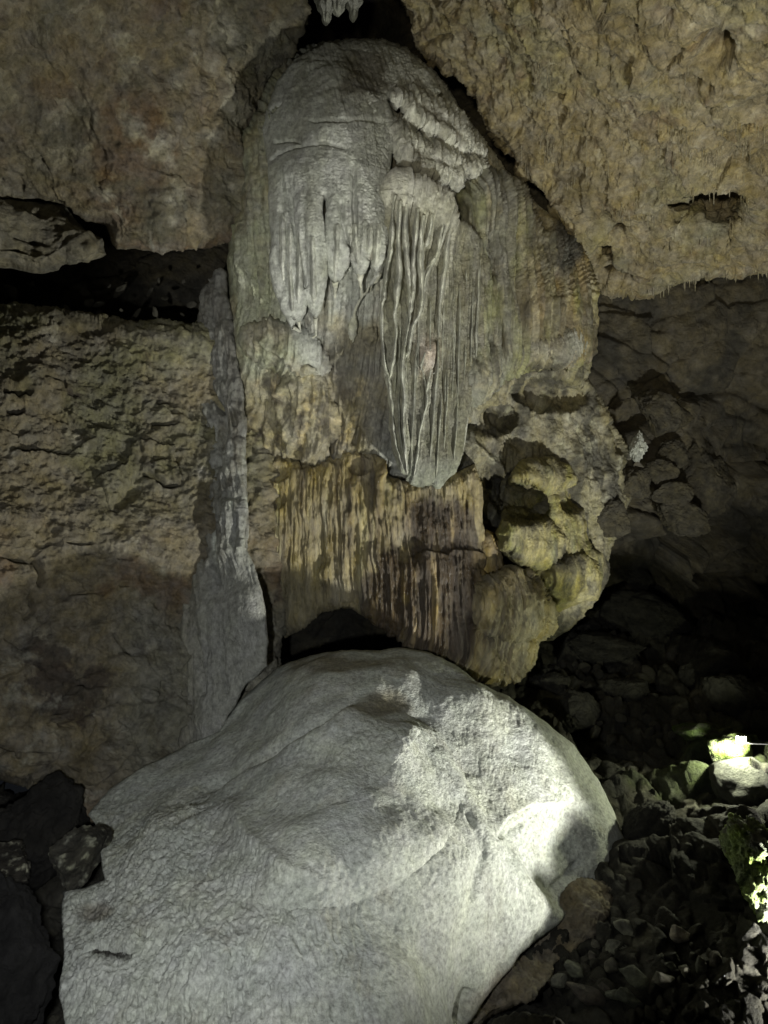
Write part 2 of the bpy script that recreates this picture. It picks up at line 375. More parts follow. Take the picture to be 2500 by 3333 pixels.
# ------------------------------------------------------------------ left wall
def d_lwall(P, fl):
    H = np.zeros(fl.X.shape)
    for pts, w_, h in ((R4([(0, 720), (60, 710), (110, 730), (150, 710), (180, 740)]), 12, .13), (R4([(30, 810), (90, 830), (150, 810)]), 12, .12), (R4([(190, 1045), (290, 1050)]), 8, .10),
                       (R4([(50, 1035), (190, 1050)]), 6, .07), (R4([(905, 870), (980, 880), (1070, 880)]), 8, .10), (R4([(860, 1170), (920, 1200), (1000, 1260), (1080, 1250)]), 10, .12), (R4([(620, 1390), (720, 1350), (800, 1280), (850, 1200)]), 34, .12),
                       (R4([(920, 1085), (1020, 1080)]), 10, .06), (R4([(370, 1610), (500, 1610), (560, 1600)]), 7, .08), (R4([(0, 1680), (80, 1700), (200, 1720), (230, 1790), (220, 1880)]), 12, .14), (R4([(690, 1860), (750, 1855)]), 8, .08),
                       (R4([(870, 570), (900, 600), (930, 600)]), 9, .07), (R4([(950, 740), (1020, 745)]), 8, .09), (R4([(260, 640), (380, 640), (400, 690)]), 5, .05), (R4([(930, 1960), (950, 2000)]), 7, .06),
                       (R4([(150, 2060), (200, 2000), (190, 1900)]), 9, .10), (R4([(390, 1920), (520, 1900), (640, 1890)]), 7, .05),
                       (R7([(470, 20), (500, 70), (540, 110)]), 5, .06), (R7([(440, 315), (520, 305)]), 4, .04), (R7([(560, 230), (620, 240), (660, 265)]), 5, .06), (R7([(0, 470), (80, 490), (100, 530)]), 8, .10),
                       (R7([(290, 560), (330, 590), (320, 640)]), 6, .08), (R7([(550, 520), (620, 520)]), 4, .04), (R7([(500, 375), (560, 410)]), 4, .03), (R7([(430, 400), (480, 420)]), 4, .03), (R7([(250, 385), (310, 410)]), 6, .06), (R7([(120, 600), (135, 690)]), 5, .06), (R7([(120, 560), (240, 550)]), 6, .05)):
        fl.stroke(H, [(a+math.sin(i*2.1)*3, b) for i, (a, b) in enumerate(pts)], w_*.8, h, 'gauss')
    q = P[..., 0]+P[..., 1]*.3
    f1, e, pl, _ = worley(q*2.0+fbm(P, 2, 3)*.8, P[..., 2]*3.2+fbm(P, 2, 3, off=7)*.8, 41, True)
    f1b, eb, plb, _ = worley(q*6+fbm(P, 5, 2)*.9, P[..., 2]*9+fbm(P, 5, 2, off=7)*.9, 44, True)
    low = smooth(1950, 2150, fl.Y)
    am = fbm(P, .9, 3, off=31)
    am = smooth(-.2, .25, am)*(1-low*.6)
    return (fbm(P, .8, 4)*.28+(pl*.07-.01*np.exp(-e*14)+plb*.015)*am+fbm(P, 3, 6, sc=(1, 1, 1.7), gain=.62)*.075*(1-low*.2)+fbm(P, 1.6, 4, sc=(1, 1, 1.8), off=91, mode='r')*.035
            + fbm(P, 9, 4, mode='r', gain=.65)*.05*(1-low*.3)+fbm(P, 3, 4, sc=(2.2, 1, .4), mode='r')*.05*smooth(450, 650, fl.X)-H*1.2-.035*low*np.exp(-e*22)+low*pl*.09+low*fbm(P, 5, 5, gain=.62)*.04)
def c_lwall(P, fl, d):
    low = smooth(1950, 2150, fl.Y)
    c = base(P, (.265, .215, .14))
    c = mixc(c, (.155, .175, .09), smooth(-.15, .3, fbm(P, 1.1, 4, off=2)+.1)*smooth(1900, 1400, fl.Y)*.45)
    c = mixc(c, (.15, .125, .09), smooth(.05, .4, fbm(P, 2.2, 6, off=12, gain=.6))*.9)
    c = mixc(c, (.46, .41, .32), smooth(.12, .45, fbm(P, 3.5, 6, off=5, gain=.65))*.7)
    c = mixc(c, (.23, .12, .065), smooth(.15, .4, fbm(P, 1.7, 5, off=45))*smooth(1500, 2000, fl.Y)*.55)
    dk = 1.1*np.exp(-(((fl.X-170)/190)**2+((fl.Y-2190)/130)**2))
    c = mixc(c, (.075, .055, .045), smooth(.35, .6, dk*.75+fbm(P, 2.6, 6, off=3, gain=.68)*1.5)*.85)
    c = mixc(c, (.27, .265, .225), smooth(1880, 2050, fl.Y)*smooth(300, 480, fl.X)*.6)
    c = mixc(c, (.12, .10, .075), low*smooth(.0, .3, fbm(P, 3.2, 6, off=93, gain=.65))*.7); c = mixc(c, (.40, .37, .30), low*smooth(.1, .35, fbm(P, 5, 6, off=97, gain=.65))*.7)
    return c
lw, PW, flW, inW = relief('left_wall', [(-500, 985), (0, 1000), (105, 1005), (200, 1022), (300, 1040), (420, 1055), (530, 1062), (625, 1080), (700, 1060), (800, 1100), (900, 1400), (920, 1900), (900, 2300), (900, 2500), (600, 2700), (330, 2760), (265, 2665), (225, 2640), (150, 2575), (60, 2560), (0, 2540), (-500, 2500)],
    [(0, 1000, 7.1), (600, 1080, 7.6), (0, 1600, 6.4), (500, 1700, 7.0), (780, 1500, 7.5), (0, 2400, 5.9), (500, 2300, 6.8), (300, 2600, 6.2), (-400, 1500, 5.6), (-400, 2500, 5.1), (850, 2300, 7.3), (600, 2700, 6.8)],
    M_wall, d_lwall, c_lwall, step=3.5, R=60, A=.4, back=1.5, rough=10, seed=5, calm=12)
tag(lw, kind='structure')

# ------------------------------------------------------------------ cave floor
def d_floor(P, fl):
    q = P[..., 1]*1.0
    f1, e, pl, _ = worley(P[..., 0]*2.2+fbm(P, 1.5, 2)*.5, q*2.2, 51, True)
    f1b, eb, plb, _ = worley(P[..., 0]*9+fbm(P, 5, 2)*.5, q*8+fbm(P, 5, 2, off=3)*.5, 54, True)
    near = smooth(2750, 2950, fl.Y)
    return fbm(P, 1, 4)*.28*(1-near*.5)+(pl*.22-.05*np.exp(-e*10))*(1-near*.7)+(plb*.05+.03*np.minimum(eb, .3))+fbm(P, 12, 3)*.02
def c_floor(P, fl, d):
    c = base(P, (.05, .045, .036)); c = mixc(c, (.025, .023, .018), smooth(-.2, .3, fbm(P, 2, 4, off=2)))
    c = mixc(c, (.19, .17, .13), smooth(.1, .4, fbm(P, 6, 4, off=6))*.35)
    g = np.exp(-(((fl.X-2380)/170)**2+((fl.Y-2450)/110)**2))+.5*np.exp(-(((fl.X-2150)/200)**2+((fl.Y-2560)/60)**2))
    return mixc(c, (.08, .10, .035), smooth(.2, .9, g+fbm(P, 4, 4)*.4)*.8)
fo, PF, flF, inF = relief('cave_floor', [(1450, 1960), (1800, 2040), (2000, 1960), (2400, 1960), (3000, 1950), (3000, 4300), (-500, 4300), (-500, 2450), (100, 2600), (700, 2420), (1200, 2240)],
    [(2000, 1960, 10.6), (2500, 1970, 11.5), (1700, 2100, 9.2), (1700, 2400, 7.6), (2200, 2300, 8.0), (2500, 2330, 7.6), (2300, 2450, 6.9), (2200, 2700, 6.2), (2500, 2700, 5.6), (1900, 3000, 5.35), (2500, 3000, 4.9), (2000, 3333, 4.65), (2500, 3333, 4.35), (1200, 3400, 4.6), (0, 2800, 6.3), (0, 3333, 5.0), (1200, 4200, 3.0), (-400, 4200, 3.0), (2900, 4200, 3.1), (1200, 2300, 7.8), (600, 2500, 7.2), (-400, 2500, 6.6), (2900, 2400, 7.4)],
    M_rub, d_floor, c_floor, step=4, R=10, A=.2, back=.3, rough=0, seed=6)
tag(fo, kind='structure')

# ------------------------------------------------------------------ FLOWSTONE COLUMN (one formation, many parts)
# parts: body, cap, drapery, fold, drip_thread, ledge, flank, curtain, boss
col = empty('flowstone_column', (0, 7.6, 0))
tag(col, 'tall grey flowstone column with rounded cap, hanging ribbed draperies and brown lower curtain', 'flowstone')
GREY = (.37, .365, .335); GREEN = (.235, .26, .15); TAN = (.33, .27, .16); BROWN = (.105, .065, .04); OCH = (.40, .30, .14)

def flute(P, fx=14, fz=1.1, off=0., warp=.05):
    x = P[..., 0]+P[..., 1]*.4+fbm(P, 1.6, 2, off=off+3)*warp
    Q = np.stack([x, P[..., 1]*.1, P[..., 2]], -1)
    return fbm(Q, fx, 2, sc=(1, .2, fz/fx), off=off, mode='r')
# base body behind everything
def sh_body(fl):
    s = 0
    # right hand hollows and shoulders
    s = s-.45*fl.blob(*R5([(1240, 470)])[0], 110, 95, 15, 1.5)
    s = s-.30*fl.blob(*R5([(1150, 770)])[0], 70, 110, 0, 1.5)
    s = s+.35*fl.blob(*R6([(470, 560)])[0], 150, 60, -10, 1)
    s = s-.35*fl.blob(*R6([(480, 800)])[0], 130, 62, 8, 1)
    s = s-.30*fl.blob(*R6([(150, 950)])[0], 100, 55, -8, 1)
    s = s+.16*fl.blob(*R3([(560, 1560)])[0], 95, 150, -8, 1)
    s = s+.22*fl.blob(*R3([(430, 1180)])[0], 140, 70, 20, 1)
    return s
def d_body(P, fl):
    H = np.zeros(fl.X.shape); G = np.zeros(fl.X.shape)
    for pts, w_, h in ((R3([(170, 650), (240, 760), (265, 900), (290, 1050)]), 7, .035), (R3([(290, 700), (290, 900), (310, 1000)]), 6, .03), (R3([(130, 560), (180, 800), (200, 1000)]), 10, .03), (R3([(340, 980), (350, 1120)]), 8, .04),
                       (R3([(130, 1430), (160, 1500), (200, 1560), (260, 1600), (330, 1650), (380, 1680)]), 22, .10), (R3([(260, 1130), (320, 1140), (350, 1165), (430, 1210), (480, 1260), (530, 1300)]), 9, .06), (R3([(530, 1300), (560, 1290), (640, 1305), (690, 1260), (710, 1230), (800, 1150)]), 10, .06),
                       (R3([(385, 1480), (450, 1650), (500, 1790), (560, 1770), (620, 1720), (660, 1640), (700, 1560)]), 9, .06), (R3([(400, 1470), (440, 1420), (500, 1380)]), 14, .06), (R3([(90, 1400), (60, 1650), (50, 1800)]), 14, .05),
                       (R3([(930, 1040), (950, 1100), (900, 1150)]), 16, .07), (R3([(790, 1330), (810, 1480), (830, 1600)]), 20, .05), (R3([(710, 1300), (760, 1500), (800, 1640)]), 14, .04),
                       (R6([(70, 840), (200, 690), (330, 620)]), 14, .05), (R6([(20, 1040), (100, 1110), (230, 1220)]), 14, .10), (R6([(330, 650), (290, 800)]), 12, .05), (R6([(200, 760), (170, 830)]), 10, .04), (R6([(590, 1000), (640, 1350), (650, 1700)]), 18, .07), (R6([(740, 900), (850, 1130)]), 14, .06),
                       (R6([(420, 1350), (470, 1450), (480, 1600), (430, 1750)]), 34, .10), (R6([(160, 420), (170, 300)]), 6, .05)):
        fl.stroke(H, pts, w_, h, 'gauss')
    for pts, w_, h in ((R6([(90, 800), (130, 775), (180, 790)]), 6, .08), (R6([(370, 760), (390, 850), (460, 890)]), 14, .14), (R6([(120, 920), (200, 950)]), 18, .14), (R6([(270, 1060), (330, 1100)]), 16, .10), (R6([(500, 560), (500, 610)]), 10, .10), (R6([(800, 950), (850, 1130)]), 16, .15),
                       (R3([(860, 1640), (830, 1750)]), 12, .14), (R3([(700, 1560), (690, 1800)]), 14, .10), (R3([(180, 1380), (190, 1500)]), 5, .05)):
        fl.stroke(G, pts, w_, h, 'gauss')
    up = smooth(1700, 1200, fl.Y)
    rock = smooth(1530, 1600, fl.X)*smooth(1180, 1320, fl.Y)
    rough = fbm(P, 5, 5, gain=.62)*.09+fbm(P, 2, 3)*.12
    return (fbm(P, .9, 3)*.12+flute(P, 15, .8)*.055*(1-rock*.6)+flute(P, 36, 1.6, 5)*.024+rough*(.15+.85*smooth(1180, 1350, fl.Y))+fbm(P, 14, 3, mode='r')*.016+H-G)
def c_body(P, fl, d):
    c = base(P, GREY)
    c = mixc(c, (.30, .30, .205), smooth(1040, 900, fl.X+fbm(P, 1, 3)*80)*.85)
    c = mixc(c, (.30, .245, .15), smooth(-.1, .35, fbm(P, 2.2, 5, off=2))*.7)
    c = mixc(c, (.13, .11, .08), smooth(.0, .4, fbm(P, 3, 5, sc=(1.5, 1, .5), off=12, gain=.6))*.75)
    c = mixc(c, (.46, .38, .22), smooth(.15, .45, fbm(P, 4, 5, sc=(1.3, 1, .7), off=5, gain=.6))*smooth(1050, 1250, fl.Y)*.8)
    c = mixc(c, (.20, .22, .09), smooth(.0, .35, fbm(P, 1.6, 4, off=33))*smooth(1500, 1750, fl.X)*.6)
    dkb = smooth(1030, 1090, fl.X+fbm(P, 3, 3)*60)*smooth(1020, 1120, fl.Y)*smooth(1520, 1420, fl.Y)*smooth(1420, 1330, fl.X)  # shade below the folds, put into the stone colour
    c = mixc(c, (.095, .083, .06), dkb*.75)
    mm = smooth(1180, 1290, fl.Y+fbm(P, 3, 3)*80)*smooth(1250, 1150, fl.X)
    c = mixc(c, (.25, .205, .12), mm*.75); c = mixc(c, (.075, .06, .045), mm*smooth(-.05, .3, fbm(P, 4, 5, off=66, gain=.62, sc=(1.4, 1, .7)))*.85); c = mixc(c, (.44, .35, .20), mm*smooth(.1, .35, fbm(P, 6, 5, off=76, gain=.62, sc=(1.4, 1, .8)))*.8)
    rr = smooth(1480, 1560, fl.X)*smooth(1080, 1200, fl.Y)
    c = mixc(c, (.20, .165, .085), rr*.8); c = mixc(c, (.05, .045, .035), rr*smooth(-.15, .2, fbm(P, 3.2, 5, off=61, gain=.6, sc=(1.2, 1, .45)))*.9)
    c = mixc(c, (.30, .28, .20), rr*smooth(.12, .4, fbm(P, 5, 5, off=71, gain=.6))*.8)
    return c
relief('body', [(1055, 140), (1150, 126), (1250, 136), (1330, 170), (1420, 240), (1490, 345), (1555, 440), (1620, 525), (1680, 595), (1765, 695), (1835, 770), (1905, 850), (1932, 940), (1925, 1140), (1910, 1230), (1985, 1350), (2060, 1500), (2060, 1620), (2010, 1720), (1985, 1800), (1965, 1900), (1930, 1960), (1850, 2050), (1800, 2085), (1700, 2090), (1500, 2000), (1200, 1900), (900, 1800), (805, 1780), (795, 1500), (780, 1300), (765, 1100), (745, 1000), (738, 850), (755, 740), (790, 640), (795, 450), (860, 300), (920, 190), (1000, 155)],
    [(1150, 150, 7.8), (1100, 500, 7.05), (1000, 700, 6.98), (800, 700, 7.4), (770, 1000, 7.5), (1000, 1000, 7.1), (1150, 1000, 7.15), (1200, 1200, 7.3), (1350, 900, 7.3), (1500, 500, 7.7), (1600, 700, 7.7), (1900, 900, 8.2), (1850, 1200, 8.0), (1000, 1400, 7.55), (850, 1400, 7.65), (950, 1700, 8.0), (1500, 1300, 7.6), (1700, 1500, 8.0), (1900, 1600, 8.2), (1800, 2000, 8.1), (1200, 1800, 7.8), (2050, 1550, 8.8)],
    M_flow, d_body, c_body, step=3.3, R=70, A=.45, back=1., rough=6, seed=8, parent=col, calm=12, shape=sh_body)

# cap
cap_poly = [(850, 420), (865, 360), (900, 265), (960, 190), (1055, 140), (1150, 124), (1240, 132), (1330, 170), (1400, 235), (1440, 300), (1400, 330), (1300, 300), (1262, 330), (1285, 390), (1292, 450)] + \
    R3([(1062, 0), (1055, 100), (1045, 300), (1034, 480), (1015, 560), (1000, 680), (985, 735), (960, 770), (930, 800), (925, 778), (950, 740), (958, 700), (945, 640), (925, 640), (905, 690), (880, 735), (872, 775), (862, 740), (840, 685), (815, 560), (800, 640), (770, 710), (735, 770), (720, 840), (712, 780), (698, 710), (690, 520), (680, 400), (672, 330), (668, 285), (655, 270), (645, 300), (640, 400), (645, 600), (642, 850), (625, 930), (608, 985), (603, 1040), (594, 985), (578, 930), (552, 820), (535, 900), (515, 990), (500, 1040), (492, 1010), (478, 980), (472, 1020), (462, 1070), (448, 1010), (425, 930), (392, 800), (365, 600), (340, 300), (325, 100)])
def sh_cap(fl):
    s = .0
    return s
def d_cap(P, fl):
    H = np.zeros(fl.X.shape); G = np.zeros(fl.X.shape)
    for pts, w_, h in ((R3([(420, 250, 1), (400, 600, 1), (455, 1040, .4)]), 34, .05), (R3([(520, 350, 1), (490, 650, 1), (500, 1010, .4)]), 26, .05), (R3([(570, 150, 1), (590, 600, 1), (605, 990, .3)]), 44, .10),
                       (R3([(720, 60, 1), (730, 400, 1), (720, 790, .3)]), 36, .09), (R3([(790, 60), (760, 500), (770, 700, .5)]), 16, .05), (R3([(820, 100), (850, 500), (860, 700, .4)]), 12, .04), (R3([(940, 100), (945, 400), (930, 640, .4)]), 10, .035), (R3([(1030, 100), (1022, 400), (1000, 660)]), 8, .035), (R3([(345, 200), (372, 600), (420, 900)]), 9, .03), (R3([(450, 250), (440, 600), (475, 960)]), 9, .03), (R3([(890, 40, 1), (900, 400, 1), (880, 730, .3)]), 30, .08), (R3([(1000, 0, 1), (990, 400, 1), (970, 750, .3)]), 34, .11)):
        fl.stroke(H, pts, w_, h, 'gauss')
    for pts, w_, h in ((R3([(650, 290), (655, 500), (660, 800)]), 9, .25), (R3([(470, 270), (490, 450), (530, 700), (545, 860)]), 8, .05), (R3([(755, 290), (765, 420), (820, 620)]), 8, .06), (R3([(830, 40), (830, 300), (850, 600)]), 9, .06),
                       (R1([(1165, 715), (1200, 670), (1270, 638), (1400, 615), (1500, 640)]), 6, .035), (R1([(1170, 610), (1260, 600), (1300, 620)]), 5, .03), (R1([(1330, 515), (1430, 515), (1560, 510), (1650, 530)]), 6, .03), (R1([(1165, 480), (1220, 435)]), 6, .05)):
        fl.stroke(G, pts, w_, h, 'gauss')
    lo = smooth(560, 900, fl.Y)
    lf = smooth(R1([(0, 690)])[0][1]-60, R1([(0, 720)])[0][1]+20, fl.Y)*smooth(1260, 1180, fl.X)*.05
    rt = smooth(1080, 1250, fl.X)
    scal = fbm(P, 26, 3, sc=(1, 1, 1.4), mode='r')*.014
    return fbm(P, 1.1, 3)*.10+flute(P, 11, .5, 7)*(.012+.035*lo)+flute(P, 28, .8, 2)*.010+scal*(.4+rt*1.1)+fbm(P, 9, 3)*.012*(1+smooth(420, 200, fl.Y)*1.5)+lf+H*lo*.6-G
def c_cap(P, fl, d):
    c = base(P, (.385, .38, .35))
    c = mixc(c, (.29, .28, .235), smooth(-.1, .35, fbm(P, 3, 5, sc=(1.5, 1, .35), off=2))*.7)
    c = mixc(c, (.30, .25, .17), smooth(.1, .5, fbm(P, 3, 4, sc=(2.2, 1, .3), off=22))*smooth(650, 900, fl.Y)*.7)
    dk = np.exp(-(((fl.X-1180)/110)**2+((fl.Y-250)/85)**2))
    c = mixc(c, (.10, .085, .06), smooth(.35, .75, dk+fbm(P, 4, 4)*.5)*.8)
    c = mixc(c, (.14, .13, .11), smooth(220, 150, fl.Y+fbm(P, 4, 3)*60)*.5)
    return c
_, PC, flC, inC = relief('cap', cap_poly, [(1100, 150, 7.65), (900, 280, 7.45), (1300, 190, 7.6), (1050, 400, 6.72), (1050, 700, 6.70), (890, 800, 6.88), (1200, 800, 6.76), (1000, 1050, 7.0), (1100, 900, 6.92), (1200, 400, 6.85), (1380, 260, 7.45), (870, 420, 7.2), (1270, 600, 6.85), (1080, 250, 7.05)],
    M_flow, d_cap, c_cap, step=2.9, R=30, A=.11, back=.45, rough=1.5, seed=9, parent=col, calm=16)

# drapery
ribs = [[(1080, 250), (1065, 450), (1050, 600), (1028, 750), (1022, 850), (1003, 900), (997, 1000), (1008, 1150), (1022, 1290), (1045, 1370), (1057, 1430), (1067, 1600), (1082, 1740), (1122, 1860), (1165, 1950)],
        [(1110, 280), (1100, 500), (1105, 700), (1087, 850), (1081, 950), (1091, 1080), (1077, 1220), (1052, 1350)],
        [(1150, 300), (1140, 500), (1163, 700), (1172, 850), (1165, 980), (1150, 1100), (1125, 1220), (1125, 1330), (1140, 1450), (1132, 1600), (1141, 1750), (1141, 1880), (1165, 1950)],
        [(1215, 330), (1200, 500), (1192, 700), (1187, 820), (1178, 930), (1165, 1000)],
        [(1250, 370), (1228, 560), (1238, 700), (1245, 880), (1230, 960), (1190, 1020), (1160, 1180), (1135, 1240)],
        [(1395, 390), (1355, 560), (1305, 640), (1250, 715), (1240, 790), (1236, 860)],
        [(1372, 420), (1335, 600), (1262, 730), (1255, 850)],
        [(1300, 360), (1285, 480), (1270, 560)],
        [(1408, 420), (1385, 650), (1352, 850), (1342, 1000), (1338, 1100)],
        [(1290, 1270), (1300, 1320), (1272, 1400), (1275, 1500), (1242, 1600), (1222, 1750), (1205, 1850), (1190, 1950)],
        [(1350, 1280), (1312, 1318), (1296, 1335)], [(1240, 1290), (1255, 1350), (1268, 1400)],
        [(1530, 1330), (1505, 1600), (1482, 1790), (1442, 1895), (1400, 1940), (1325, 2000)],
        [(1260, 1190), (1240, 1260), (1235, 1300)]]
def d_drap(P, fl):
    H = np.zeros(fl.X.shape); G = np.zeros(fl.X.shape)
    for i, r in enumerate(ribs):
        r = R3(r); n = len(r)
        w0 = 6.5 if i in (0, 1, 2, 3, 4) else 5
        r = [(a+math.sin(k_*1.9+i)*1.2, b, (1.35 if b < 950 else .62)) for k_, (a, b) in enumerate(r)]
        fl.stroke(H, r, w0, .10 if i < 5 else .065, 'gauss', taper=False)
    H *= .25
    for k_ in range(26):      # thin parallel flutes to the right and between
        x = 1400+k_*11+random.uniform(-4, 4); x0 = (x-700)/.5425-0*1
        y0 = random.uniform(800, 950) if x > 1470 else random.uniform(760, 900); y1 = random.uniform(1150, 1400)
        fl.stroke(H, [(x+random.uniform(-3, 3), y0), (x+random.uniform(-6, 3), (y0+y1)/2), (x-random.uniform(0, 16), y1)], random.uniform(3.5, 6), random.uniform(.02, .05), 'gauss')
    top = R3([(1200, 250)])[0]
    B = smooth(760, 640, fl.Y+0.35*(1400-fl.X))*.10
    pinkish = fl.blob(*R3([(1270, 1220)])[0], 26, 50, 15, 1)*.06
    return fbm(P, 1.4, 3)*.05+flute(P, 15, .7, 4)*.04+flute(P, 34, 1.2, 14)*.018+fbm(P, 20, 3, mode='r')*.010+fbm(P, 9, 4)*.016+H+B+pinkish+fbm(P, 12, 3, mode='r')*.02*smooth(740, 640, fl.Y)
def c_drap(P, fl, d):
    c = base(P, (.17, .16, .12))
    H = np.zeros(fl.X.shape)
    for i, r in enumerate(ribs): fl.stroke(H, R3(r), 7 if i < 5 else 5, 1, 'gauss', taper=False)
    c = mixc(c, (.17, .15, .10), smooth(-.05, .35, fbm(P, 3, 5, sc=(2, 1, .4), off=2))*.6)
    c = mixc(c, (.40, .38, .31), np.clip(H, 0, 1)*.6)
    c = mixc(c, (.42, .40, .35), smooth(760, 650, fl.Y+.2*(1400-fl.X))*.8)
    c = mixc(c, (.26, .28, .24), smooth(1470, 1540, fl.Y)*.4)
    pk = np.exp(-(((fl.X-1385)/30)**2+((fl.Y-1160)/55)**2)); c = mixc(c, (.50, .38, .30), pk*.8)
    return c
_, PD, flD, inD = relief('drapery', R3([(1050, 190), (1110, 165), (1180, 185), (1300, 230), (1400, 310), (1418, 380), (1440, 420), (1500, 430), (1600, 520), (1640, 700), (1640, 1000), (1600, 1200), (1550, 1330), (1525, 1500), (1500, 1650), (1484, 1800), (1442, 1905), (1400, 1950), (1330, 2010), (1290, 1985), (1240, 1990), (1190, 1996), (1160, 1965), (1115, 1880), (1075, 1750), (1058, 1600), (1045, 1440), (1030, 1370), (1008, 1260), (990, 1000), (998, 900), (1012, 800), (1020, 740), (1038, 600), (1050, 400)]),
    [(1380, 620, 6.78), (1450, 720, 6.85), (1340, 1000, 6.90), (1370, 1560, 6.98), (1500, 1300, 7.15), (1580, 1000, 7.35), (1270, 900, 6.95), (1580, 780, 7.3), (1470, 1000, 7.08)],
    M_flow, d_drap, c_drap, step=2.8, R=34, A=.16, back=.35, rough=1.5, seed=11, parent=col, calm=14)

PD_, flD_ = PD, flD
# the folds of the drapery: thin sheets standing out of it, each a part
def fold(pts, w0, h0, colr, seed, PD=None, flD=None):
    if PD is None: PD, flD = PD_, flD_
    pts = R3(pts); dens = []
    for i in range(len(pts)-1):
        for k_ in range(8):
            t = k_/8; a, b = pts[i], pts[i+1]; dens.append((a[0]+(b[0]-a[0])*t, a[1]+(b[1]-a[1])*t))
    dens.append(pts[-1]); q = np.array(dens)
    for _ in range(6): q[1:-1] = (q[:-2]+q[1:-1]*2+q[2:])/4
    n = len(q); z = np.arange(n)
    nz = fbm(np.stack([z*.11, z*0+seed*3.3, z*0.], -1), 1, 3); nw = fbm(np.stack([z*.17, z*0+seed*5.3, z*0.+2], -1), 1, 3)
    q[:, 0] += nz*5
    V = []; m = 9
    for i in range(n):
        g = i/(n-1); y = q[i, 1]; low = smooth(880, 1050, np.array([y]))[0]
        D = float(PD[min(len(flD.gy)-1, np.searchsorted(flD.gy, y)), min(len(flD.gx)-1, np.searchsorted(flD.gx, q[i, 0])), 1])
        e = min(1, g*9+.25, (1-g)*7+.2)
        h = h0*e*(1-.35*low)*(1+nw[i]*.7); wf = w0*(1.15-.45*low)*(1+nw[i]*.8)*(.5+.5*e); wb = wf*2.3
        for k_ in range(m):
            a = math.pi*k_/(m-1); s_ = -math.cos(a); f_ = math.sin(a)**.55
            ww = wb+(wf-wb)*f_**1.6
            V.append(U(q[i, 0]+s_*ww+nz[i]*4*f_, y, D+.03-(h+.03)*f_))
    Q = np.array([(i*m+k_, i*m+k_+1, (i+1)*m+k_+1, (i+1)*m+k_) for i in range(n-1) for k_ in range(m-1)])
    V = np.array(V); c = np.ones((len(V), 3), f32)*np.array(colr, f32)
    c *= (1+.9*fbm(V.astype(f32), 7, 3))[:, None]
    return make_mesh('fold', V, Q, c, M_flow, col)
for i, r in enumerate([[(1425, 700), (1412, 1100), (1392, 1500), (1370, 1800)], [(1470, 800), (1462, 1200), (1445, 1600), (1425, 1860)], [(1335, 1120), (1322, 1450), (1292, 1880)], [(1375, 900), (1362, 1300), (1345, 1700), (1322, 1960)], [(1120, 1000), (1108, 1300), (1098, 1600), (1120, 1800)], [(1215, 1100), (1200, 1400), (1180, 1700), (1172, 1900)], [(1510, 900), (1502, 1250), (1485, 1600)], [(1530, 1300), (1508, 1560), (1488, 1760), (1450, 1880), (1405, 1938), (1335, 1995)], [(1165, 1945), (1195, 1985), (1245, 1982), (1290, 1980), (1335, 2000)], [(1400, 1000), (1385, 1300), (1380, 1500)], [(1545, 800), (1540, 1100), (1522, 1350)], [(1580, 760), (1574, 1050), (1560, 1250)], [(1610, 820), (1600, 1100), (1588, 1200)]]):
    fold(r, 2.6+(i % 3)*.5, .05+.02*(i % 3), (.30, .29, .24) if i not in (7, 8) else (.46, .45, .38), 100+i)
for i, r in enumerate(ribs):
    big = i in (0, 1, 2, 3, 4)
    fold(r, 4.6 if big else 3.2, .17 if big else .09, (.44, .425, .365), i)
for i, r in enumerate(([(636, 560), (634, 800), (618, 930), (603, 1000)], [(590, 500), (590, 800), (598, 980)], [(735, 420), (728, 640), (719, 800)], [(935, 420), (925, 600), (900, 680), (873, 740)], [(1030, 380), (1018, 540), (990, 690), (965, 760)], [(985, 420), (975, 600), (955, 700)],
                       [(452, 420), (448, 700), (462, 1020)], [(405, 360), (400, 650), (425, 900)], [(512, 520), (505, 800), (502, 1000)], [(845, 420), (850, 600), (864, 700)])):
    fold(r, 5, .05, (.43, .42, .375), 60+i, PC, flC)
for k_ in range(9):
    x = 1440+k_*70; fold([(x+random.uniform(-12, 12), random.uniform(560, 800)), (x-6, 1000), (x-20-k_*4, random.uniform(1250, 1450))] if x < 1600 else [(x+random.uniform(-12, 12)-560, random.uniform(880, 960)), (x-566, 1100), (x-575, random.uniform(1300, 1500))], 2.6, .06, (.33, .32, .26), 30+k_)

# thin drip threads below the cap (own part each)
def tube(name, pts, r, mat, colr, parent=None, nseg=7, wob=.004):
    P = []; pts = np.array(pts, float)
    for i in range(len(pts)-1):
        for k_ in range(4): P.append(pts[i]+(pts[i+1]-pts[i])*k_/4)
    P.append(pts[-1]); P = np.array(P); n = len(P)
    T = np.gradient(P[:, :3], axis=0); T /= np.linalg.norm(T, axis=1)[:, None]+1e-9
    V = []; 
    for i in range(n):
        a = np.cross(T[i], [0, 1, 0.1]); a /= np.linalg.norm(a)+1e-9; b = np.cross(T[i], a)
        rr = r*P[i, 3]
        for k_ in range(nseg):
            an = 2*math.pi*k_/nseg
            V.append(P[i, :3]+(a*math.cos(an)+b*math.sin(an))*rr*(1+random.uniform(-.2, .2)))
    Q = [(i*nseg+k_, i*nseg+(k_+1) % nseg, (i+1)*nseg+(k_+1) % nseg, (i+1)*nseg+k_) for i in range(n-1) for k_ in range(nseg)]
    return make_mesh(name, np.array(V), np.array(Q), np.array(colr, f32), mat, parent)
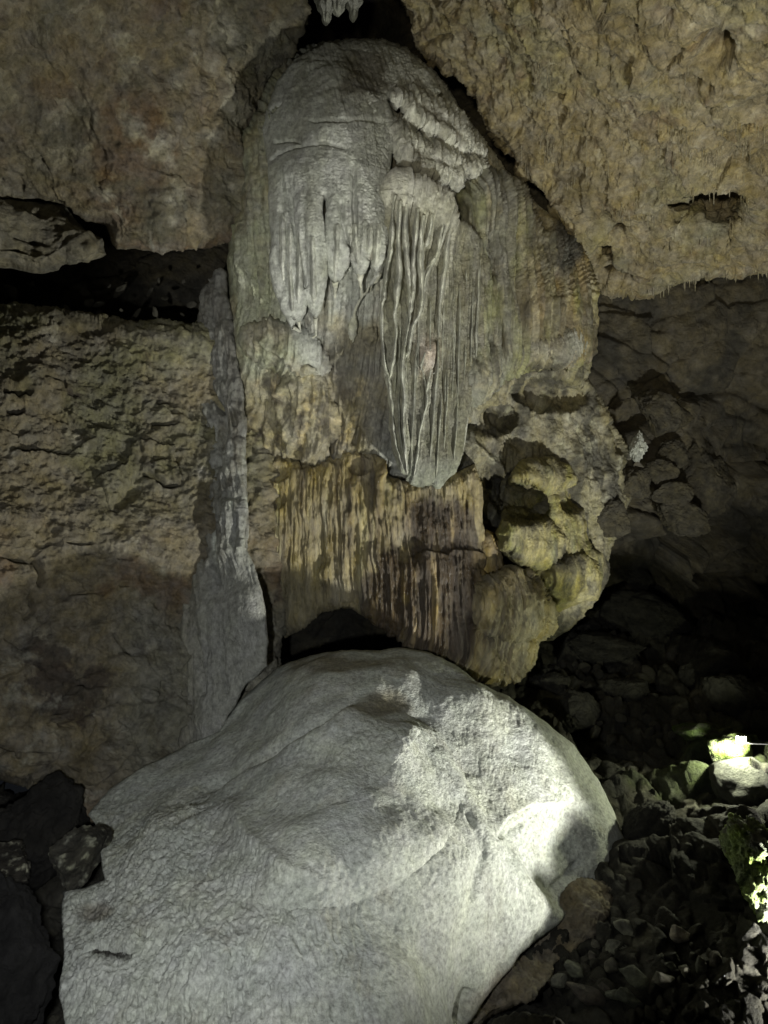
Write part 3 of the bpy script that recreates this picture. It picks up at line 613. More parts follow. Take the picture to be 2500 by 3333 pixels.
for pts, d0, d1, r in ((R3([(602, 985, 2.2), (605, 1090, 1), (567, 1122, 1), (595, 1215, .6)]), 6.95, 7.3, .011), (R3([(466, 1040, 2), (530, 1080, 1), (590, 1112, 1)]), 7.0, 7.25, .010), (R3([(500, 1000, 2), (512, 1060, 1), (560, 1150, 1), (592, 1210, .7)]), 7.0, 7.3, .010),
                       (R3([(720, 760, 3), (720, 830, 1.2), (713, 950, 1), (716, 1130, 1)]), 6.9, 7.25, .012), (R3([(870, 715, 3), (872, 790, 1), (886, 850, 1)]), 6.86, 6.98, .012), (R3([(985, 715, 2.5), (965, 770, 1.3), (925, 780, 1), (912, 830, 1), (886, 852, 1)]), 6.86, 6.98, .012),
                       (R3([(886, 850, 1), (850, 920, 1), (836, 960, 1), (828, 1030, 3.6), (826, 1080, 3.4), (818, 1135, 1)]), 6.98, 7.2, .013), (R3([(962, 740, 2), (940, 790, 1), (930, 830, .5)]), 6.88, 7.0, .008)):
    n = len(pts)
    tube('drip_thread', [tuple(U(a, b, d0+(d1-d0)*i/(n-1)))+(s_,) for i, (a, b, s_) in enumerate(pts)], r, M_flow, (.46, .44, .36), col)

# ledges with drip teeth
def d_ledge(P, fl): return fbm(P, 3, 4)*.06+flute(P, 22, 1.2, 3)*.075*smooth(0, 40, 60-fl.sd)+fbm(P, 16, 3, mode='r')*.016
def c_ledge(P, fl, d):
    c = base(P, (.44, .425, .38)); return mixc(c, (.18, .165, .13), smooth(-.05, .35, fbm(P, 5, 5, off=2))*.65)
for poly, dz in ((R2([(20, 398), (80, 380), (150, 395), (230, 435), (300, 490), (350, 550), (420, 630), (445, 680), (400, 668), (340, 648), (300, 636), (270, 610), (230, 590), (190, 560), (150, 530), (110, 498), (80, 460), (40, 430)]), 7.1),
                 (R2([(30, 520), (60, 540), (100, 558), (180, 608), (260, 638), (340, 668), (420, 688), (445, 735), (400, 752), (360, 757), (320, 783), (280, 776), (240, 766), (200, 752), (160, 742), (120, 728), (90, 706), (60, 640)]), 7.0)):
    cx = sum(p[0] for p in poly)/len(poly); cy = sum(p[1] for p in poly)/len(poly)
    relief('ledge', poly, [(cx-150, cy-80, dz-.12), (cx, cy, dz), (cx+150, cy+90, dz+.45), (cx+60, cy-80, dz+.38), (cx-60, cy+90, dz-.15)], M_flow, d_ledge, c_ledge, step=2.8, R=34, A=.22, back=.5, rough=3, seed=13, parent=col, fringe=26, fr_scale=11)

# right flank
def d_flank(P, fl):
    G = np.zeros(fl.X.shape)
    for q in (R2([(370, 1000), (400, 1020)]), R2([(350, 1180), (370, 1190)]), R2([(380, 1240), (400, 1250)]), R2([(460, 1000), (470, 1200)]), R2([(640, 900), (690, 1010)]), R2([(720, 1180), (730, 1300)])): fl.stroke(G, q, 13, .09, 'gauss')
    return fbm(P, 1.0, 2)*.10+flute(P, 13, .45, 9)*.09+flute(P, 30, .9, 2)*.045+fbm(P, 6, 5, sc=(1.3, 1, .5), gain=.62)*.05-G
def c_flank(P, fl, d):
    c = base(P, (.16, .14, .085)); c = mixc(c, (.20, .195, .17), smooth(1740, 1600, fl.X)*.85)
    c = mixc(c, (.38, .33, .21), smooth(0, .3, fbm(P, 4, 4, sc=(3, 1, .2), off=77))*.7); c = mixc(c, (.27, .19, .085), smooth(1640, 1800, fl.X)*smooth(-.2, .2, fbm(P, 3, 4, sc=(2.5, 1, .3), off=79))*.65); c = mixc(c, (.07, .06, .045), smooth(.05, .35, fbm(P, 4, 5, sc=(2.6, 1, .22), off=87, gain=.6))*.75)
    c = mixc(c, (.23, .23, .10), smooth(-.1, .3, fbm(P, 2, 4, sc=(2, 1, .5)))*.6); c = mixc(c, (.10, .085, .06), smooth(.02, .4, fbm(P, 3.4, 5, sc=(1.6, 1, .5), off=8, gain=.6))*.8)
    c = mixc(c, (.045, .045, .045), smooth(.35, .7, np.exp(-(((fl.X-1830)/60)**2+((fl.Y-800)/110)**2))+fbm(P, 4, 4)*.3)*.85)
    return mixc(c, (.38, .33, .22), smooth(.15, .45, fbm(P, 6, 5, off=18, gain=.6))*.5)
relief('flank', [(1500, 640), (1560, 560), (1680, 600), (1715, 650), (1770, 700), (1838, 770), (1903, 850), (1932, 940), (1928, 1120), (1915, 1160), (1870, 1190), (1800, 1172), (1730, 1200), (1640, 1230), (1580, 1290), (1540, 1310), (1500, 1250), (1480, 900)],
    [(1600, 700, 7.45), (1560, 1100, 7.35), (1750, 1000, 7.5), (1900, 1000, 7.95), (1700, 640, 7.75), (1880, 850, 8.1)], M_flow, d_flank, c_flank, step=3.2, R=80, A=.35, back=.5, rough=4, seed=15, parent=col, calm=12, fringe=12, fr_scale=18)

# lower curtain
def d_curt(P, fl):
    H = np.zeros(fl.X.shape); G = np.zeros(fl.X.shape)
    fl.stroke(H, R5([(690, 300), (685, 450), (672, 560)]), 14, .08, 'gauss')
    fl.stroke(H, R5([(480, 320), (460, 400)]), 12, .06, 'gauss')
    fl.stroke(H, R5([(455, 740, .6), (460, 790, 1), (450, 800, .4)]), 24, .06, 'gauss')
    for cx, cy, r in ((240, 480, 46), (260, 370, 40), (600, 340, 40), (215, 300, 34)):
        x, y = R5([(cx, cy)])[0]; q = fl.blob(x, y, r, r*.8, 0, 1); G = np.maximum(G, .07*q)
    ter = smooth(R5([(0, 705)])[0][1]-5, R5([(0, 720)])[0][1], fl.Y+fbm(P, 3, 4)*75)*smooth(R5([(760, 0)])[0][0], R5([(860, 0)])[0][0], fl.X)*.06
    comb = flute(P, 24, .7, 6)
    amp = .03+.03*smooth(1050, 1400, fl.X)*smooth(1720, 1900, fl.Y)
    return fbm(P, 1.2, 3)*.13+comb*amp+flute(P, 48, 1.6, 1)*.022+fbm(P, 7, 5, sc=(1.3, 1, .16), gain=.6)*.06+fbm(P, 5, 5, gain=.6)*.03+fbm(P, 2.5, 3)*.06+H-G+ter
def c_curt(P, fl, d):
    c = base(P, (.33, .255, .12))
    c = mixc(c, (.54, .46, .25), smooth(.05, .4, fbm(P, 4, 5, sc=(2.4, 1, .13), off=5, gain=.6))*.85)
    c = mixc(c, (.14, .10, .055), smooth(.0, .3, fbm(P, 5, 5, sc=(2.4, 1, .12), off=15, gain=.6))*.75)
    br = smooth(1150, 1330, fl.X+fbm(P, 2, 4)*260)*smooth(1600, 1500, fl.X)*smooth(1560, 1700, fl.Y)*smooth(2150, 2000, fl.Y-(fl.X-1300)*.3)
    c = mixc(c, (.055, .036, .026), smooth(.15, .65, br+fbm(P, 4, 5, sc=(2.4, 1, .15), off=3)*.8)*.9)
    c = mixc(c, (.46, .33, .16), smooth(.1, .35, fbm(P, 3, 4, sc=(3, 1, .2), off=55))*.7*br)
    c = mixc(c, (.22, .20, .14), smooth(1300, 900, fl.X)*smooth(1750, 1950, fl.Y)*.6)
    return c
relief('curtain', R5([(125, 420), (150, 330), (210, 280), (300, 300), (400, 330), (490, 290), (530, 262), (600, 245), (680, 280), (720, 380), (780, 400), (900, 400), (1000, 370), (1080, 330), (1112, 430), (1115, 600), (1095, 700), (1080, 850), (1075, 950), (1110, 1050), (1150, 1130), (1190, 1225), (1140, 1225), (1060, 1180), (990, 1150), (860, 1095), (700, 1010), (620, 960), (540, 925), (450, 945), (370, 998), (285, 1058), (272, 900), (235, 800), (180, 740), (140, 695), (128, 560)]),
    [(800, 1500, 7.62), (820, 1640, 7.5), (1000, 1440, 7.6), (1000, 1560, 7.48), (1250, 1440, 7.5), (1250, 1560, 7.36), (1450, 1580, 7.32), (1100, 1800, 7.4), (900, 1800, 7.55), (920, 2050, 7.65), (1300, 1900, 7.15), (1550, 1800, 7.32), (1600, 2180, 7.15), (1500, 2100, 7.08), (1200, 2000, 7.15)],
    M_wetf, d_curt, c_curt, step=3.0, R=40, A=.2, back=.55, rough=9, seed=17, parent=col, calm=12, fringe=7, fr_scale=13)

# rounded bosses low on the right
def d_boss(P, fl): return fbm(P, 2, 3)*.09+flute(P, 20, 1.6, 11)*.03*smooth(0, .3, .5+fl.sd*0)+fbm(P, 6, 5, gain=.6)*.04+flute(P, 40, 1.6, 4)*.02
def mk_cb(c0, c1, c2):
    def f(P, fl, d):
        c = base(P, c0); c = mixc(c, c1, smooth(-.05, .35, fbm(P, 3, 5, off=2, sc=(1.7, 1, .4), gain=.6))*.8)
        return mixc(c, c2, smooth(.02, .35, fbm(P, 4, 5, off=12, sc=(1.6, 1, .35), gain=.6))*.8)
    return f
def sh_skull(fl):
    s = -.75*fl.blob(*R5([(1265, 490)])[0], 105, 80, 20, 1)-.3*fl.blob(*R5([(1480, 470)])[0], 50, 60, 0, 1)
    s = s+.22*fl.blob(*R5([(1290, 640)])[0], 130, 90, 20, 1)+.2*fl.blob(*R5([(1500, 830)])[0], 100, 90, 0, 1)
    return s+.12*fl.blob(*R5([(1370, 380)])[0], 110, 60, 0, 1)
relief('boss', R5([(1185, 690), (1165, 620), (1190, 560), (1195, 480), (1215, 390), (1260, 330), (1320, 305), (1400, 300), (1470, 335), (1520, 420), (1535, 520), (1550, 650), (1600, 710), (1612, 800), (1590, 900), (1500, 918), (1450, 940), (1400, 960), (1385, 900), (1340, 830), (1260, 750), (1200, 705)]),
    [(1700, 1700, 7.45), (1650, 1750, 7.4), (1850, 1850, 7.6), (1900, 1900, 7.8), (1750, 1520, 7.75), (1870, 1600, 7.9), (1820, 1980, 7.7)], M_flow, d_boss, mk_cb((.24, .20, .085), (.14, .14, .045), (.04, .034, .024)), step=3.0, R=60, A=.30, back=.5, rough=13, seed=19, parent=col, calm=12, shape=sh_skull)
relief('boss', R5([(1065, 940), (1075, 880), (1130, 835), (1210, 795), (1290, 800), (1350, 850), (1388, 920), (1380, 1000), (1335, 1045), (1308, 1062), (1312, 1140), (1265, 1185), (1205, 1225), (1150, 1228), (1085, 1190), (1050, 1100), (1042, 1000)]),
    [(1640, 1960, 7.12), (1700, 1900, 7.22), (1600, 2100, 7.2), (1700, 2150, 7.4), (1580, 2000, 7.2)], M_wetf, d_curt, mk_cb((.30, .24, .14), (.17, .14, .10), (.40, .31, .16)), step=3.0, R=75, A=.38, back=.6, rough=3, seed=21, parent=col, calm=12, fringe=8, fr_scale=14,
    shape=lambda fl: .16*fl.blob(*R5([(1220, 920)])[0], 125, 85, 10, 1))
relief('boss', R5([(1098, 640), (1130, 605), (1160, 620), (1182, 680), (1180, 750), (1150, 830), (1115, 865), (1085, 850), (1080, 780), (1092, 700)]),
    [(1590, 1830, 7.25), (1600, 1740, 7.35), (1570, 1930, 7.32), (1540, 1830, 7.35), (1660, 1830, 7.36)], M_wetf, d_boss, mk_cb((.46, .33, .14), (.36, .24, .10), (.20, .14, .08)), step=3.0, R=40, A=.24, back=.4, rough=3, seed=23, parent=col)

# ------------------------------------------------------------------ side column on the left
sc_ = empty('side_column', (-1.7, 7.1, 0)); tag(sc_, 'slim grey fluted column with smooth swollen foot, left of the large flowstone column', 'flowstone')
def d_side(P, fl):
    G = np.zeros(fl.X.shape); H = np.zeros(fl.X.shape)
    for pts, w_, h in ((R4([(1225, 560), (1270, 680), (1340, 830)]), 8, .14), (R4([(1170, 560), (1190, 680)]), 6, .08), (R4([(1475, 380), (1490, 470)]), 7, .10), (R4([(1390, 790), (1415, 910)]), 7, .08), (R4([(1320, 980), (1320, 1150)]), 6, .07), (R4([(1225, 1640), (1240, 1700)]), 8, .08), (R4([(1290, 1700), (1310, 1850)]), 6, .07),
                       (R4([(1480, 1500), (1485, 1640)]), 7, .07), (R7([(820, 30), (850, 180), (860, 280)]), 7, .06), (R7([(925, 60), (930, 180), (945, 270)]), 7, .08), (R7([(690, 350), (705, 420)]), 6, .05)): fl.stroke(G, pts, w_*1.1, h, 'gauss')
    for pts, w_, h in ((R4([(1400, 1330), (1380, 1480), (1370, 1700)]), 22, .06), (R4([(1260, 430), (1235, 520)]), 7, .05), (R4([(1450, 1350), (1450, 1680)]), 14, .05)): fl.stroke(H, pts, w_, h, 'gauss')
    up = smooth(1900, 1780, fl.Y); lo = 1-up
    return fbm(P, 1.5, 3)*.10+(flute(P, 16, 1.6, 13)*.05+flute(P, 34, 5, 3)*.028+fbm(P, 8, 4)*.035)*(.12+.88*up)+flute(P, 12, .7, 3)*.05*lo*smooth(760, 650, fl.X)+fbm(P, 20, 3)*.006-G+H
def c_side(P, fl, d):
    c = base(P, (.31, .30, .275)); up = smooth(1850, 1780, fl.Y+fbm(P, 3, 3)*40)
    c = mixc(c, (.15, .13, .10), smooth(-.2, .25, fbm(P, 4, 5, off=2, sc=(2, 1, .35), gain=.6))*.85*up)
    c = mixc(c, (.62, .62, .55), smooth(.05, .4, fbm(P, 5, 5, off=9, sc=(2, 1, .35), gain=.6))*smooth(1500, 1650, fl.Y)*up*.95)
    c = mixc(c, (.25, .225, .165), smooth(700, 600, fl.X)*.7)
    return mixc(c, (.10, .095, .09), smooth(1500, 1250, fl.Y+fbm(P, 4, 3)*120)*.7)
relief('column', [(640, 1040), (655, 950), (700, 885), (732, 880), (745, 1000), (760, 1100), (785, 1230), (800, 1380), (803, 1500), (806, 1600), (805, 1790), (828, 1840), (860, 1940), (874, 2060), (872, 2170), (800, 2230), (745, 2330), (720, 2392), (690, 2440), (600, 2450), (480, 2400), (470, 2000), (590, 1830), (640, 1700), (640, 1400), (625, 1200)],
    [(700, 1000, 7.6), (780, 1300, 7.42), (640, 1200, 7.62), (720, 1500, 7.26), (640, 1500, 7.42), (720, 1800, 7.08), (640, 1800, 7.22), (760, 2000, 6.72), (800, 2150, 6.75), (600, 2000, 7.1), (600, 2350, 6.95), (720, 2380, 6.55), (570, 2200, 7.05)],
    M_flow, d_side, c_side, step=3.0, R=70, A=.14, back=.45, rough=9, seed=25, parent=sc_, calm=12)

# ------------------------------------------------------------------ MOUND (big stalagmite)
mo = empty('stalagmite_mound', (0, 5.3, 0)); tag(mo, 'huge pale stalagmite mound with rippled and pitted surface filling the foreground', 'stalagmite')
def gour(P, sx, sz, k_, off):
    s = P[..., 2]*.9-P[..., 1]*.55
    wx = fbm(P, 4, 3, off=off)*.10; wz = fbm(P, 4, 3, off=off+9)*.06
    f1, e, _, r = worley((P[..., 0]+wx)*sx, (s+wz)*sz, k_)
    return f1, e, r
def sh_mound(fl):
    k = 1.507; X = fl.X/k; Y = fl.Y/k
    s = .16*fl.blob(*Dp([(690, 1555)])[0], 235*k, 185*k, -25, 2.2)                # small upper dome
    s = s+.17*fl.blob(*Dp([(715, 1735)])[0], 290*k, 220*k, -22, 1.8)              # main front lobe
    # the front lobe stands proud of the two lobes on its right
    xl = np.interp(Y, [1440, 1500, 1590, 1720, 1830, 1990, 2100], [930, 900, 915, 1000, 1085, 1232, 1340])
    wob = fbm(np.stack([X*.012, Y*.012, X*0], -1), 1, 3)*14
    s = s-.11*smooth(-26, 26, X-xl+wob*.6)*smooth(1500, 1640, Y)*(1-.75*smooth(1090, 1345, X)*smooth(1900, 1700, Y))
    yl = np.interp(X, [1040, 1072, 1100, 1160, 1250, 1345], [1850, 1815, 1778, 1742, 1738, 1752])
    s = s-.08*smooth(-10, 14, Y-yl+wob*.4)*smooth(1060, 1100, X)*smooth(0, 10, X-xl)*(1-.8*smooth(1200, 1330, X))
    # shallow dents and rolls on the right face
    s = s+.03*np.sin((X*.8+Y*.35)*.022)*smooth(850, 1000, X)*smooth(1500, 1600, Y)
    s = s+.09*fl.blob(*Dp([(900, 1880)])[0], 160*k, 130*k, 30, 2.4)
    s = s-.07*np.maximum(fl.blob(362, 3116, 84, 33, -2, 1), fl.blob(479, 3062, 25, 15, 15, 1))-.05*fl.blob(310, 2965, 90, 40, 5, 2)
    t = np.clip(fl.sd/100, 0, 1); s = s+.33*(1-np.sqrt(1-(1-t)**2))*np.maximum(smooth(900, 700, fl.X)*smooth(2700, 2620, fl.Y), smooth(620, 480, fl.X))
    s = s+.22*(1-np.sqrt(1-(1-t)**2))*smooth(1450, 1550, fl.X)*smooth(2830, 2920, fl.Y)
    return s
def d_mound(P, fl):
    H = np.zeros(fl.X.shape); G = np.zeros(fl.X.shape)
    # overlap lip of the front lobe (upper lobe lies behind it)
    lip = Dp([(440, 1700), (500, 1668), (560, 1630), (640, 1588), (720, 1548), (780, 1512)])
    fl.stroke(G, lip, 18, .07, 'gauss')
    fl.stroke(H, [(a+4, b+36) for a, b in lip], 34, .06, 'gauss')
    for pts, w_, h in ((Dp([(1072, 1815), (1100, 1775), (1160, 1740)]), 9, .05), (Dp([(1195, 1930), (1240, 1880), (1260, 1860)]), 16, .04), (Dp([(360, 1800), (420, 1770), (470, 1735)]), 16, .03), (Dp([(1010, 1965), (1040, 1840), (1000, 1760)]), 16, .03),
                       (Dp([(1000, 2212), (1030, 2140)]), 12, .06)):
        fl.stroke(G, pts, w_, h, 'gauss')
    for pts, w_, h in ((Dp([(985, 1450), (1020, 1500), (1040, 1600), (1060, 1700)]), 60, .05), (Dp([(900, 1560), (860, 1620), (830, 1720)]), 60, .10), (Dp([(900, 1780), (950, 1840), (990, 1930)]), 70, .05), 
                       (Dp([(480, 1700), (530, 1800), (620, 1880), (700, 1905)]), 30, .035), (Dp([(830, 1490), (900, 1460), (960, 1430)]), 34, .02)):
        fl.stroke(H, pts, w_, h, 'gauss')
    # pits
    pit = np.maximum(fl.blob(*Dp([(240, 2068)])[0], 88, 36, -2, 2), fl.blob(*Dp([(318, 2032)])[0], 26, 16, 15, 2))
    pit = np.maximum(pit, .25*fl.blob(*Dp([(205, 1968)])[0], 62, 30, 5, 1))
    X = fl.X; Y = fl.Y
    # where ripples are
    rip = smooth(1500, 500, X+fbm(P, 1.2, 3)*250)*smooth(2480, 2760, Y+fbm(P, 1.2, 3, off=8)*160)
    rip = rip*(1-.75*np.exp(-(((X-950)/230)**2+((Y-2680)/230)**2)))
    rip = np.maximum(rip, .5*np.exp(-((X-1150)/260)**2-((Y-2440)/90)**2))
    f1, e, r = gour(P, 22, 52, 61, 1.); f1b, eb, rb = gour(P, 38, 86, 67, 4.)
    g = -.026*np.clip(1-f1*1.7, 0, 1)**.8*(.25+1.1*r)-.008*smooth(0, .4, eb)
    pp = fbm(P, 11, 4, off=12, gain=.65, mode='b')
    f1c, ec, rc_ = gour(P, 24, 30, 71, 7.)
    pock = -.018*np.clip(1-f1c*2.2, 0, 1)*(rc_ > .35)
    rt = smooth(1100, 1500, X)
    return (fbm(P, 1.0, 3)*.16+fbm(P, 3, 4)*.03+g*rip*1.1+(pp*.007+pock*.25)*(.15+.85*rt)*(1-rip*.6)+fbm(P, 24, 3, gain=.6)*.004+H-G)
def c_mound(P, fl, d):
    X = fl.X; Y = fl.Y
    c = base(P, (.41, .41, .375))
    c = mixc(c, (.38, .385, .37), smooth(-.1, .35, fbm(P, 1.6, 5, off=2))*.7)
    c = mixc(c, (.52, .515, .44), smooth(.0, .4, fbm(P, 2.2, 5, off=7))*.6)
    c = mixc(c, (.30, .28, .225), smooth(.12, .45, fbm(P, 4, 5, off=17, gain=.6))*.5)
    n = fbm(P, 4, 4, off=31)
    c = mixc(c, (.27, .26, .23), smooth(.08, .4, fbm(P, 2.2, 5, sc=(1.5, 1, .45), off=41, gain=.6))*.5)
    c = mixc(c, (.20, .17, .12), smooth(.3, .5, fbm(P, 1.7, 6, off=51, gain=.62))*.45)
    # brown stain on the summit and brown foot
    st = np.exp(-(((X-1090)/220)**2+((Y-2165)/40)**2))+.9*np.exp(-(((X-1260)/80)**2+((Y-2290)/50)**2))+.5*np.exp(-(((X-1160)/160)**2+((Y-2320)/34)**2))
    c = mixc(c, (.16, .135, .09), smooth(.3, .85, st+n*.5)*.8)
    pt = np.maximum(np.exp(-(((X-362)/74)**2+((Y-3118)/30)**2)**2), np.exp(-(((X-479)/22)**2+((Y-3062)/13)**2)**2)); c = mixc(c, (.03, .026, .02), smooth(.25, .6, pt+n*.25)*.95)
    s = Y-(3260-(X-1500)*.78)
    c = mixc(c, (.24, .185, .13), smooth(-10, 60, s+n*60)*smooth(1480, 1650, X))
    c = mixc(c, (.15, .12, .08), smooth(.5, .9, np.exp(-(((X-310)/90)**2+((Y-2970)/50)**2))+n*.4)*.7)
    return c
mound_poly = Dp([(575, 1462), (600, 1440), (640, 1424), (700, 1409), (760, 1403), (820, 1404), (870, 1397), (930, 1408), (990, 1440), (1030, 1472), (1100, 1505), (1180, 1560), (1240, 1610), (1290, 1680), (1330, 1760), (1346, 1820), (1343, 1900)]+[(a/1.507, b/1.507) for a, b in R8([(1040, 1050), (950, 1092), (850, 1152), (780, 1232), (700, 1290), (640, 1340), (600, 1400), (560, 1440), (480, 1540), (420, 1637), (300, 1900)])]+[(160, 2500), (150, 2260), (128, 2150), (140, 2060), (133, 1980), (137, 1925), (185, 1918), (226, 1900), (215, 1840), (222, 1800), (190, 1760), (235, 1705), (300, 1665), (400, 1612), (470, 1580), (520, 1510)])
relief('mound', mound_poly, [(1300, 2110, 6.65), (900, 2180, 6.7), (720, 2420, 6.35), (500, 2500, 6.45), (330, 2620, 6.1), (620, 2420, 6.65), (760, 2320, 6.75), (1100, 2350, 5.85), (1500, 2300, 6.1), (1900, 2600, 5.85), (2020, 2800, 5.75), (1700, 2700, 5.25), (1300, 2700, 4.85), (950, 2700, 4.75), (500, 2650, 5.35), (320, 2700, 5.5), (1300, 3200, 4.05), (700, 3100, 4.0), (250, 3100, 4.35), (700, 3333, 3.75), (1300, 3333, 3.9), (1800, 3050, 5.1), (1600, 3300, 4.65), (900, 3800, 3.3)],
    M_mound, d_mound, c_mound, step=2.9, R=100, A=.35, back=.9, rough=5, seed=27, parent=mo, shape=sh_mound, calm=16)

def d_foot(P, fl): return fbm(P, 3, 4)*.07+fbm(P, 14, 5, gain=.65, mode='b')*.03
relief('foot', R8([(860, 1000), (975, 1035), (1045, 1050), (1032, 1130), (985, 1200), (950, 1262), (860, 1350), (790, 1400), (760, 1470), (700, 1525), (600, 1570), (520, 1600), (430, 1690), (350, 1950), (250, 1950), (300, 1600), (430, 1420), (600, 1260), (700, 1150)]),
    [(1748, 3061, 5.24), (1900, 2960, 5.32), (2020, 2880, 5.6), (1650, 3200, 4.88), (1550, 3333, 4.6), (1500, 3500, 4.35), (1400, 3400, 4.7), (1850, 3100, 5.12), (1700, 2950, 5.5)], M_rub, d_foot, mk_cb((.25, .20, .14), (.15, .115, .075), (.33, .28, .21)), step=3.0, R=30, A=.1, back=.3, rough=6, seed=29, parent=mo)

# ------------------------------------------------------------------ boulders and stones
def ico(sub):
    import bmesh
    bm = bmesh.new(); bmesh.ops.create_icosphere(bm, subdivisions=sub, radius=1)
    V = np.array([v.co[:] for v in bm.verts]); T = np.array([[v.index for v in f_.verts] for f_ in bm.faces]); bm.free(); return V, T
ICO = {k_: ico(k_) for k_ in (3, 4, 6)}
def rock_verts(sub, seed, ang=.5, fine=.06):
    V, T = ICO[sub]; V = V.copy(); rs = np.random.RandomState(seed)
    for _ in range(11):       # planar cuts make broken faces
        n = rs.normal(size=3); n /= np.linalg.norm(n); h = rs.uniform(.45, .85)/(1 if ang > .3 else .8)
        d_ = V@n; m = d_ > h; V[m] -= np.outer((d_[m]-h)*min(1, ang*1.8), n)
    Vn = V/np.linalg.norm(V, axis=1)[:, None]
    V = V+Vn*(fbm(V.astype(f32)+seed, 1.3, 4)*.22+fbm(V.astype(f32)+seed, 5, 4, gain=.6)*fine)[:, None]
    return V, T
def rock(name, px, py, D, w_, h_, dpt, mat, colr, seed, sub=4, rot=0, ang=.5, fine=.06, label=None, cat=None, group=None, green=None, vein=None):
    V, T = rock_verts(sub, seed, ang, fine)
    c = np.ones((len(V), 3), f32)*np.array(colr, f32)
    n = fbm(V.astype(f32), 2.5, 4, off=seed)
    c = c*(1+n*.9)[:, None]
    if vein is not None: c = mixc(c, vein, smooth(.1, .4, fbm(V.astype(f32), 3.5, 4, off=seed+4)))
    if green is not None: c = mixc(c, green, smooth(-.1, .15, fbm(V.astype(f32), 1.8, 4, off=seed+2)+.12))
    s = D/F
    P = V*np.array([w_*s/2*1.15, dpt, h_*s/2*1.15])
    o = make_mesh(name, P, T, np.clip(c, .01, .9), mat)
    o.location = U(px, py, D).tolist(); o.rotation_euler = (0, math.radians(rot), 0)
    if label: tag(o, label, cat or 'rock', group)
    return o
def floorD(px, py):
    j = min(len(flF.gx)-1, np.searchsorted(flF.gx, px)); i = min(len(flF.gy)-1, np.searchsorted(flF.gy, py)); return float(PF[i, j, 1])
# left block under the ceiling
def d_blk(P, fl):
    G = np.zeros(fl.X.shape)
    for pts in (R1([(50, 860), (120, 900), (215, 915)]), R1([(60, 1010), (130, 1020), (210, 1050)]), R1([(280, 900), (320, 960), (390, 990)]), R1([(0, 1090), (90, 1070)])): fl.stroke(G, pts, 8, .07, 'gauss')
    return fbm(P, 1.5, 4)*.2+fbm(P, 6, 4, sc=(1, 1, 1.6), gain=.6)*.06-G
bk, *_ = relief('rock_block', [(-300, 640), (40, 645), (90, 655), (170, 655), (205, 665), (235, 700), (270, 745), (330, 775), (345, 830), (300, 848), (200, 865), (190, 880), (120, 890), (60, 880), (0, 870), (-300, 880)],
    [(0, 700, 6.7), (300, 820, 7.0), (200, 680, 7.1), (-300, 800, 6.2), (0, 870, 6.8)], M_wall, d_blk, mk_cb((.26, .225, .165), (.40, .35, .28), (.13, .12, .09)), step=3.2, R=60, A=.35, back=.9, rough=7, seed=33, calm=12)
tag(bk, 'cracked grey-brown rock block wedged under the left ceiling above the black gap', 'rock')

# lower-left rocks; the last, near-black one stands in for shadow on the mound
rock('boulder', 95, 2720, 5.75, 330, 330, .45, M_rub, (.02, .018, .016), 3, fine=.16, label='black angular boulder at the left edge, above the pale-edged rock', sub=6)
rock('boulder', 20, 2840, 5.1, 190, 150, .3, M_rub, (.035, .03, .025), 5, fine=.16, label='dark boulder with pale crest at the far left, between the black boulder and the shaded corner', sub=6, vein=(.35, .33, .26))
rock('boulder', 255, 2790, 5.2, 210, 210, .3, M_rub, (.05, .045, .035), 11, label='jagged dark rock with pale patches leaning on the mound\'s left shoulder', sub=6, ang=.7, fine=.12, vein=(.30, .29, .22))
rock('boulder', -20, 3180, 4.3, 420, 560, .4, M_rub, (.015, .014, .014), 9, fine=.16, label='black shape standing in for the shaded mound side in the bottom left corner', sub=6)  # unlit left side of the mound, put in as a near-black body
# bottom boulder
rock('boulder', 1800, 3650, 3.55, 480, 640, .26, M_rub, (.09, .08, .055), 13, label='dark pitted boulder cut by the bottom edge, below the heap of broken stones', sub=6, fine=.1, ang=.3)
# mossy boulder, right edge
rock('mossy_boulder', 2500, 2830, 5.15, 250, 330, .36, M_moss, (.24, .24, .20), 17, label='boulder covered in bright green moss under the lamp light at the right edge', cat='rock', sub=6, fine=.3, ang=.6, green=(.27, .34, .11))
# block by the second lamp
rock('mossy_block', 2270, 2385, 7.0, 130, 60, .25, M_moss, (.10, .10, .08), 19, label='low dark block with a mossy tip behind the shining lamp', cat='rock', sub=4, green=(.07, .10, .03))
rock('boulder', 2450, 2560, 6.35, 290, 150, .3, M_rub, (.06, .058, .05), 20, label='dark rounded boulder directly in front of the shining lamp', sub=4)
